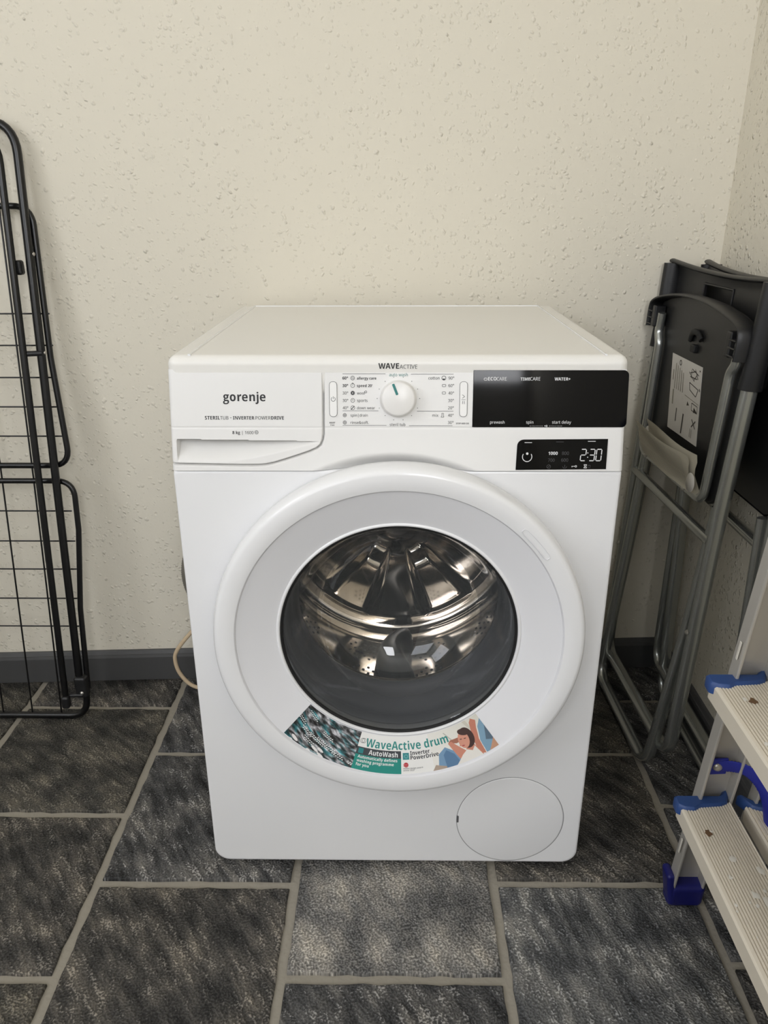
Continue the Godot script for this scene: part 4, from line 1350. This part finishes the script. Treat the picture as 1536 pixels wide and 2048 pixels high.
func chair(label: String, front: bool) -> Node3D:
	var o := thing("folding_chair", label, "chair")
	var V := func(x: float, y: float, z := 0.0) -> Vector3: return Vector3(x, y, z)
	var side := Vector3(0, 0, 1)
	var fw := 0.020 if front else 0.005
	# long frame that carries the backrest; hangs clear of the floor when folded
	part("back_frame", tube(fillet([V.call(-0.195, 0.90, -0.004), V.call(-0.197, 0.56), V.call(-0.197, 0.062), V.call(0.189, 0.062), V.call(0.189, 0.56), V.call(0.195, 0.90, -0.004)], 0.04), 0.0135, 0.0082, side, 16), M.tube_steel, o, "grey oval steel tube frame")
	# frame that stands on the floor
	part("front_frame", tube(fillet([V.call(-0.172, 0.56, -0.006), V.call(-0.170, 0.33, 0.002), V.call(-0.162, 0.0085, fw), V.call(0.152, 0.0085, fw), V.call(0.166, 0.33, 0.002), V.call(0.170, 0.56, -0.006)], 0.045), 0.0125, 0.0078, side, 16), M.tube_steel, o, "grey oval steel tube frame")
	part("crossbar", tube([V.call(-0.195, 0.503, 0.004), V.call(0.186, 0.503, 0.004)], 0.0095), M.tube_steel, o)
	# seat rail bent round the seat, with flattened ends
	part("seat_rail", tube(fillet([V.call(-0.150, 0.835, 0.020), V.call(-0.154, 0.800, 0.020), V.call(-0.143, 0.780, 0.0195), V.call(-0.138, 0.566, 0.0195), V.call(0.160, 0.566, 0.0195), V.call(0.166, 0.785, 0.0195), V.call(0.180, 0.800, 0.020), V.call(0.180, 0.835, 0.020)], 0.025), 0.0080, 0.0085, side, 14), M.tube_steel, o, "bent steel seat rail")
	for x in [-0.095, 0.095]:
		part("screw", lathe([Vector2(0, 0.004), Vector2(0.003, 0.0035), Vector2(0.0052, 0)], V.call(x, 0.566, 0.0265), 12), M.rivet, o)
	for x in [-0.197, 0.189]:
		part("rivet", lathe([Vector2(0, 0.004), Vector2(0.003, 0.0032), Vector2(0.0052, 0)], V.call(x, 0.33, 0.0132), 14), M.rivet, o)
	for x in [-0.12, 0.12]:
		part("floor_plug", lathe([Vector2(0, 0), Vector2(0.008, 0), Vector2(0.009, 0.004), Vector2(0.006, 0.009)], V.call(x, 0.0, fw), 14, Basis(Vector3.RIGHT, -PI / 2)), M.plug, o, "pale plastic floor plug")
	# seat: shallow tray seen from below, with a rim
	var so := PackedVector2Array()
	for p in [[-0.203, 0.600], [-0.193, 0.572], [-0.165, 0.560], [0.155, 0.560], [0.180, 0.572], [0.190, 0.600], [0.190, 0.790], [0.192, 0.806], [0.192, 0.842], [0.180, 0.856], [0.135, 0.868], [0.07, 0.877], [0.0, 0.880], [-0.07, 0.877], [-0.135, 0.868], [-0.178, 0.856], [-0.190, 0.842], [-0.203, 0.806], [-0.203, 0.790]]: so.append(Vector2(p[0], p[1]))
	part("seat", slab(so, -0.004, 0.010, 0.003), M.black_plastic, o, "black plastic seat folded up")
	var rim := []
	for p in [[-0.190, 0.806], [-0.190, 0.842], [-0.178, 0.857], [-0.135, 0.868], [-0.07, 0.877], [0.0, 0.880], [0.07, 0.877], [0.135, 0.868], [0.180, 0.857], [0.192, 0.842], [0.192, 0.806]]: rim.append(V.call(p[0], p[1], 0.018))
	var seat := o.get_node("seat")
	part("rim", tube(spline(rim, 4), 0.016, 0.0036, side, 12), M.black_plastic, seat)
	for sg in [-1.0, 1.0]:
		for k in 3:
			part("rib", rbox(Vector3(0.024, 0.0025, 0.026), 0.001, V.call(sg * 0.178, 0.812 + k * 0.012, 0.021)), M.black_plastic, seat)
		part("rail_clip", rbox(Vector3(0.016, 0.040, 0.022), 0.003, V.call(sg * 0.163, 0.828, 0.022)), M.black_plastic, seat)
	part("catch", tube(spline([V.call(-0.020, 0.805, 0.013), V.call(-0.008, 0.820, 0.015), V.call(0.012, 0.822, 0.015), V.call(0.026, 0.812, 0.013)], 5), 0.004, 0.0055, side, 10), M.black_foot, seat)
	part("catch", rbox(Vector3(0.018, 0.014, 0.010), 0.003, V.call(0.004, 0.794, 0.013)), M.black_foot, seat)
	# backrest: curved plate with a grip hole, wrapped round the tube ends
	backrest(o)
	if front:
		label_sheet(o)
	return o

func backrest(o: Node) -> void:
	var y0 := 0.770
	var y1 := 0.918
	var cols := 41
	var rows := 17
	var zf := func(x: float, y: float) -> float: return -0.012 - 0.009 * (1.0 - pow(x / 0.21, 2.0)) + 0.006 * smoothstep(0.905, 0.918, y)
	var st := begin()
	st.set_smooth_group(1)
	for i in cols - 1:
		for j in rows - 1:
			var xa := lerpf(-0.212, 0.212, float(i) / (cols - 1))
			var xb := lerpf(-0.212, 0.212, float(i + 1) / (cols - 1))
			var ya := lerpf(y0, y1, float(j) / (rows - 1))
			var yb := lerpf(y0, y1, float(j + 1) / (rows - 1))
			var cx := (xa + xb) / 2
			var cy := (ya + yb) / 2
			if absf(cx + 0.02) < 0.058 and cy > 0.862 and cy < 0.898: continue
			var top := func(x: float, y: float) -> float: return y + 0.010 * (x / 0.21) * (x / 0.21) * (y - y0) / (y1 - y0)
			var q := []
			for p in [[xa, ya], [xb, ya], [xb, yb], [xa, yb]]: q.append(Vector3(p[0], top.call(p[0], p[1]), zf.call(p[0], p[1])))
			st.set_smooth_group(1)
			quad(st, q[0], q[1], q[2], q[3], Vector3(0, 0, 1))
			var d := Vector3(0, 0, -0.005)
			st.set_smooth_group(2)
			quad(st, q[0] + d, q[1] + d, q[2] + d, q[3] + d, Vector3(0, 0, -1))
	st.generate_normals()
	var b := part("backrest", st.commit(), M.black_plastic, o, "black plastic backrest with a rectangular grip hole")
	# rim and side sleeves
	var path := []
	for k in 25:
		var x := lerpf(-0.212, 0.212, k / 24.0)
		path.append(Vector3(x, y1 + 0.010 * pow(x / 0.21, 2.0), zf.call(x, y1) - 0.002))
	part("top_edge", tube(path, 0.0075, 0.0042, Vector3(0, 0, 1), 10), M.black_plastic, b)
	for s in [-1.0, 1.0]:
		var x: float = 0.195 * s
		part("sleeve", tube([Vector3(x - (0.003 if s > 0 else -0.0015) * s, y0 - 0.006, -0.003), Vector3(x + 0.0012 * s, y0 + 0.05, -0.005), Vector3(x + 0.0035 * s, y1 + 0.006, -0.006)], 0.0195, 0.0128, Vector3(0, 0, 1), 18), M.black_plastic, b)
	var st2 := begin()
	for r in [[-0.02, 0.8625, 0.120, 0.004], [-0.02, 0.898, 0.120, 0.004], [-0.079, 0.880, 0.004, 0.036], [0.039, 0.880, 0.004, 0.036]]:
		rbox_into(st2, Transform3D(Basis(), Vector3(r[0], r[1], -0.0225)), Vector3(r[2], r[3], 0.008), 0.0015)
	part("grip_frame", st2.commit(), M.black_plastic, b)

func label_sheet(o: Node) -> void:
	var seat := o.get_node("seat")
	# white instruction sheet stuck to the seat underside
	var z := 0.0108
	part("instruction_label", slab(PackedVector2Array([Vector2(-0.086, 0.770), Vector2(0.050, 0.769), Vector2(0.082, 0.637), Vector2(-0.052, 0.636)].map(func(p): return Vector2(p.x * 1.0 - 0.004, p.y))), 0.0095, z, 0.0), M.paper_white, seat, "white instruction label with small drawings")
	var lay := func(p: Vector2) -> Vector3: return Vector3(-0.086 + p.x * 0.136 + (1.0 - p.y) * 0.032, lerpf(0.637, 0.769, p.y), z + 0.0004)
	var st := begin()
	# star-like symbol, folded sheet, arrows, cross, text bar
	for k in 7:
		var a := k * TAU / 7 + 0.3
		ink_line(st, lay, Vector2(0.74, 0.86) + Vector2.from_angle(a) * Vector2(0.16, 0.06), Vector2(0.74, 0.86) + Vector2.from_angle(a + 1.9) * Vector2(0.12, 0.08), 0.012)
	ink_loop(st, lay, PackedVector2Array([Vector2(0.62, 0.74), Vector2(0.90, 0.70), Vector2(0.84, 0.60), Vector2(0.64, 0.65)]), 0.012)
	ink_line(st, lay, Vector2(0.90, 0.94), Vector2(0.93, 0.94), 0.02)
	ink_line(st, lay, Vector2(0.93, 0.72), Vector2(0.95, 0.69), 0.02)
	ink_poly(st, lay, PackedVector2Array([Vector2(0.60, 0.49), Vector2(0.66, 0.45), Vector2(0.58, 0.43)]))
	ink_poly(st, lay, PackedVector2Array([Vector2(0.82, 0.46), Vector2(0.92, 0.41), Vector2(0.80, 0.39)]))
	ink_loop(st, lay, PackedVector2Array([Vector2(0.74, 0.50), Vector2(0.92, 0.49), Vector2(0.92, 0.40), Vector2(0.74, 0.41)]), 0.01)
	ink_line(st, lay, Vector2(0.78, 0.30), Vector2(0.90, 0.20), 0.018)
	ink_line(st, lay, Vector2(0.90, 0.30), Vector2(0.78, 0.20), 0.018)
	ink_line(st, lay, Vector2(0.50, 0.30), Vector2(0.46, 0.03), 0.035)
	ink_line(st, lay, Vector2(0.26, 0.32), Vector2(0.25, 0.14), 0.025)
	ink_ring(st, lay, Vector2(0.28, 0.93), 0.03, 0.014)
	tag(part("label_print", ink_done(st), M.paper_ink, seat), "", "", "", "stuff")
	st = begin()
	for k in 5: ink_line(st, lay, Vector2(0.14 + k * 0.065, 0.90 - 0.02 * k), Vector2(0.13 + k * 0.07, 0.56), 0.022)
	ink_line(st, lay, Vector2(0.06, 0.80), Vector2(0.06, 0.66), 0.03)
	ink_line(st, lay, Vector2(0.10, 0.54), Vector2(0.10, 0.34), 0.04)
	for k in 3: ink_line(st, lay, Vector2(0.74 + k * 0.03, 0.17), Vector2(0.74 + k * 0.03, 0.06), 0.01)
	ink_line(st, lay, Vector2(0.5, 0.55), Vector2(0.95, 0.52), 0.01)
	tag(part("label_print", ink_done(st), M.paper_faint, seat), "", "", "", "stuff")
	# folded paper leaflet held under round white stickers
	for k in 2:
		var cols := 13
		var P := PackedVector3Array()
		for j in 7:
			for i in cols:
				var f := float(i) / (cols - 1)
				var g := j / 6.0
				var x := lerpf(-0.096, 0.142, f) + g * (-0.030) + (0.012 if k == 0 else 0.0) + 0.004 * sin(g * 9.0)
				var y := 0.571 + g * (0.058 if k == 1 else 0.066) + 0.003 * sin(f * 6.0 + k)
				P.append(Vector3(x, y, 0.030 + 0.005 * sin(f * 3.2 + k) + g * (0.004 + 0.010 * k) + 0.002 * sin(g * 7.0 + f * 4.0) - 0.004 * (1 - k)))
		part("paper_leaflet", grid_mesh(P, cols, 7), M.paper, seat, "crumpled cream paper leaflet")
	st = begin()
	for k in 34:
		var f := 0.06 + k * 0.026
		for q in [[0.10, 0.42], [0.46, 0.90]]:
			var pa := Vector3(lerpf(-0.096, 0.142, f) - q[0] * 0.030, 0.571 + q[0] * 0.058, 0.0318 + 0.005 * sin(f * 3.2 + 1) + q[0] * 0.014 + 0.002)
			var pb := Vector3(lerpf(-0.096, 0.142, f) - q[1] * 0.030, 0.571 + q[1] * 0.058, 0.0318 + 0.005 * sin(f * 3.2 + 1) + q[1] * 0.014 + 0.002)
			quad(st, pa, pa + Vector3(0.0012, 0, 0), pb + Vector3(0.0012, 0, 0), pb, Vector3(0, 0, 1))
	tag(part("leaflet_print", ink_done(st), M.paper_faint, seat), "", "", "", "stuff")
	part("round_sticker", lathe([Vector2(0.0165, 0), Vector2(0.0165, 0.0008), Vector2(0, 0.0010)], Vector3(0.146, 0.594, 0.040), 28), M.paper_white, seat, "round white sticker")
	part("round_sticker", lathe([Vector2(0.0165, 0), Vector2(0.0165, 0.0008), Vector2(0, 0.0010)], Vector3(-0.106, 0.606, 0.026), 28), M.paper_white, seat, "round white sticker")

# ------------------------------------------------------------------ step ladder
func step_ladder() -> void:
	var base := Vector3(0.5, 0, 0.295)
	var o := thing("step_ladder", "paint-spattered aluminium step ladder with blue plastic fittings at the right edge", "step ladder", base)
	var rng := RandomNumberGenerator.new()
	rng.seed = 5
	for fr in [0, 1]:          # 0: frame that faces the machine, 1: frame folded behind it
		var xf := 0.4315 if fr == 0 else 0.5620
		var dir := 1.0 if fr == 0 else -1.0
		for s in [-1.0, 1.0]:  # far rail, near rail
			var st := begin()
			var lo := Vector3(xf + dir * 0.0245, 0.020, 0.295 + s * 0.235)
			var hi := Vector3(xf + dir * 0.0255, 0.80, 0.295 + s * 0.122)
			var up := (hi - lo).normalized()
			var bx := Vector3(1, 0, 0)
			bx = (bx - up * up.dot(bx)).normalized()
			var b := Basis(bx, up, bx.cross(up))
			var mid := (lo + hi) / 2 - base
			# channel: web on the outside, a flange at either edge turned inwards
			rbox_into(st, Transform3D(b, mid + b * Vector3(0, 0, s * 0.009)), Vector3(0.047, (hi - lo).length(), 0.003), 0.001)
			for e in [-1.0, 1.0]:
				rbox_into(st, Transform3D(b, mid + b * Vector3(e * 0.0222, 0, 0)), Vector3(0.0045, (hi - lo).length(), 0.022), 0.0018)
			part("rail", st.commit(), M.alu, o, "aluminium channel rail")
			# foot boot
			var ft := part("foot_boot", rbox(Vector3(0.056, 0.046, 0.030), 0.009, lo + Vector3(0, 0.0035, 0) - base, Basis(Vector3.RIGHT, -s * 0.10)), M.dark_blue, o, "dark blue plastic foot")
			part("foot_guard", rbox(Vector3(0.013, 0.062, 0.030), 0.0055, lo + Vector3(-dir * 0.0245, 0.016, 0) - base, Basis(Vector3(0, 0, 1), dir * 0.16)), M.dark_blue, ft)
		for k in 2:
			var h := 0.240 + k * 0.225 if fr == 0 else 0.232 + k * 0.225
			var half := 0.192 - k * 0.030
			tread(o, base, xf - dir * (0.029 if fr == 0 else 0.012), dir, h, half, fr, k, rng)
	# hinge cap on top
	for s in [-1.0, 1.0]:
		part("hinge_cap", rbox(Vector3(0.17, 0.060, 0.032), 0.010, Vector3(0.504, 0.80, 0.295 + s * 0.122) - base), M.blue, o, "blue plastic hinge cap")
	# paint drips on the far rail
	for p in [[0.4285, 0.135, 0.080, 0.030], [0.4300, 0.510, 0.134, 0.028]]:
		part("paint_splash", rbox(Vector3(0.0015, p[3], 0.004), 0.0006, Vector3(p[0], p[1], p[2]) - base, Basis(Vector3.RIGHT, 0.145)), M.paint, o)
	# safety strap with its rivet
	var pts := [Vector3(0.4500, 0.302, 0.102), Vector3(0.468, 0.305, 0.106), Vector3(0.486, 0.303, 0.113), Vector3(0.500, 0.290, 0.122), Vector3(0.508, 0.268, 0.130), Vector3(0.513, 0.240, 0.136), Vector3(0.518, 0.205, 0.142), Vector3(0.524, 0.175, 0.140), Vector3(0.535, 0.160, 0.120)]
	var q := []
	for p in spline(pts, 10): q.append(p - base)
	var st := begin()
	var rad := PackedFloat32Array()
	for i in q.size(): rad.append((1.0 + (0.06 if i % 2 else -0.06)) if i < 36 else lerpf(0.9, 0.55, (i - 36) / 44.0))
	tube_into(st, q, 0.0105, 0.0020, Vector3(-0.15, 1, 0.10).normalized(), 12, rad)
	var sp := part("strap", st.commit(), M.strap_blue, o, "blue ribbed plastic safety strap")
	part("strap_end", rbox(Vector3(0.026, 0.030, 0.004), 0.0018, Vector3(0.4500, 0.301, 0.1005) - base, Basis(Vector3(0, 0, 1), 0.06) * Basis(Vector3.RIGHT, 0.14)), M.strap_blue, sp)
	part("rivet", lathe([Vector2(0, 0.0045), Vector2(0.004, 0.004), Vector2(0.0065, 0.0015), Vector2(0.007, 0)], Vector3(0.4490, 0.3015, 0.1025) - base, 20), M.rivet, sp, "pale metal rivet")
	part("strap_buckle", rbox(Vector3(0.030, 0.060, 0.012), 0.006, Vector3(0.532, 0.318, 0.128) - base, Basis(Vector3(0, 0, 1), 0.3)), M.dark_blue, o, "dark blue plastic buckle")

func tread(o: Node, base: Vector3, x0: float, dir: float, h: float, half: float, fr: int, k: int, rng: RandomNumberGenerator) -> void:
	# ribbed extrusion: profile across the step, run along z
	var dep := 0.075
	var prof := PackedVector2Array()
	prof.append(Vector2(0.0, -0.026))
	prof.append(Vector2(0.0, -0.003))
	prof.append(Vector2(0.002, 0.0))
	var n := 17
	for i in n:
		var x := 0.004 + (dep - 0.008) * i / n
		var wdt := (dep - 0.008) / n
		prof.append_array([Vector2(x, 0.0), Vector2(x + wdt * 0.62, 0.0), Vector2(x + wdt * 0.72, -0.0022), Vector2(x + wdt * 0.94, -0.0022)])
	prof.append_array([Vector2(dep - 0.002, 0.0), Vector2(dep, -0.003), Vector2(dep, -0.026), Vector2(dep - 0.003, -0.026), Vector2(dep - 0.003, -0.006), Vector2(0.003, -0.006), Vector2(0.003, -0.026)])
	var t := Transform3D(Basis(Vector3(dir, 0, 0), Vector3.UP, Vector3(0, 0, dir)), Vector3(x0, h, 0.295 - dir * half) - base)
	var st := begin()
	slab_into(st, prof, 0.0, half * 2, 0.0, t)
	st.generate_normals()
	var tr := part("tread", flat(prof, half * 2, t), M.alu_tread, o, "ribbed aluminium tread")
	# blue end trims that wrap round the rails
	for s in [-1.0, 1.0]:
		var pl := []
		for p in [[-0.004, -0.010], [-0.005, 0.010], [0.004, 0.016], [0.018, 0.0175], [0.027, 0.0115], [0.058, 0.0085], [0.068, 0.004], [0.075, -0.010], [0.081, -0.020], [0.072, -0.022], [0.062, -0.010]]:
			pl.append(Vector2(p[0], p[1]))
		var tt := Transform3D(Basis(Vector3(dir, 0, 0), Vector3(0, 0, -s), Vector3(0, 1, 0)), Vector3(x0, h - 0.012, 0.295 + s * half) - base)
		if tt.basis.determinant() < 0:
			pl.reverse()
		var poly := round2(pl, 0.006, 3)
		var stt := begin()
		trim_into(stt, poly, tt)
		part("end_trim", ink_done(stt), M.blue, tr, "blue plastic end trim")
	if fr == 0:
		# splashes of dried paint and a rust stain
		for i in (16 if k == 0 else 5):
			var px := x0 + rng.randf_range(0.006, dep - 0.006)
			var pz := 0.295 + rng.randf_range(-half + 0.02, half - 0.03)
			blot(tr, Vector3(px, h + 0.0003, pz) - base, rng.randf_range(0.0012, 0.0035), rng, M.paint)
		if k == 0:
			for p in [[0.462, 0.300, 0.012], [0.455, 0.272, 0.008], [0.443, 0.262, 0.006], [0.438, 0.205, 0.005], [0.44, 0.345, 0.006], [0.466, 0.225, 0.006]]: blot(tr, Vector3(p[0], h + 0.0003, p[1]) - base, p[2], rng, M.paint)
			blot(tr, Vector3(0.423, h + 0.0004, 0.162) - base, 0.0055, rng, M.rust)
		else:
			blot(tr, Vector3(0.437, h + 0.0004, 0.178) - base, 0.006, rng, M.rust)

func blot(tr: Node, at: Vector3, r: float, rng: RandomNumberGenerator, m: Material) -> void:
	var st := begin()
	var n := 12
	var pts := []
	for i in n:
		var a := TAU * i / n
		pts.append(at + Vector3(cos(a), 0, sin(a) * 1.3) * r * rng.randf_range(0.55, 1.1))
	var c := at + Vector3(0, minf(0.0012, r * 0.3), 0)
	for i in n: tri(st, c, pts[i], pts[(i + 1) % n], Vector3.UP)
	part("paint_splash" if m == M.paint else "stain", ink_done(st), m, tr)

func flat(prof: PackedVector2Array, depth: float, t: Transform3D) -> ArrayMesh:
	var st := begin()
	var p := prof.duplicate()
	slab_into(st, p, 0.0, depth, 0.0, t)
	var mesh := st.commit()
	var s2 := begin()
	s2.append_from(mesh, 0, Transform3D())
	s2.deindex()
	s2.set_smooth_group(-1)
	var arr := mesh.surface_get_arrays(0)
	var v: PackedVector3Array = arr[Mesh.ARRAY_VERTEX]
	var s3 := begin()
	s3.set_smooth_group(-1)
	for q in v: s3.add_vertex(q)
	s3.generate_normals()
	return s3.commit()

func trim_into(st: SurfaceTool, poly: PackedVector2Array, t: Transform3D) -> void:
	slab_into(st, poly, 0.0, 0.016, 0.003, t)
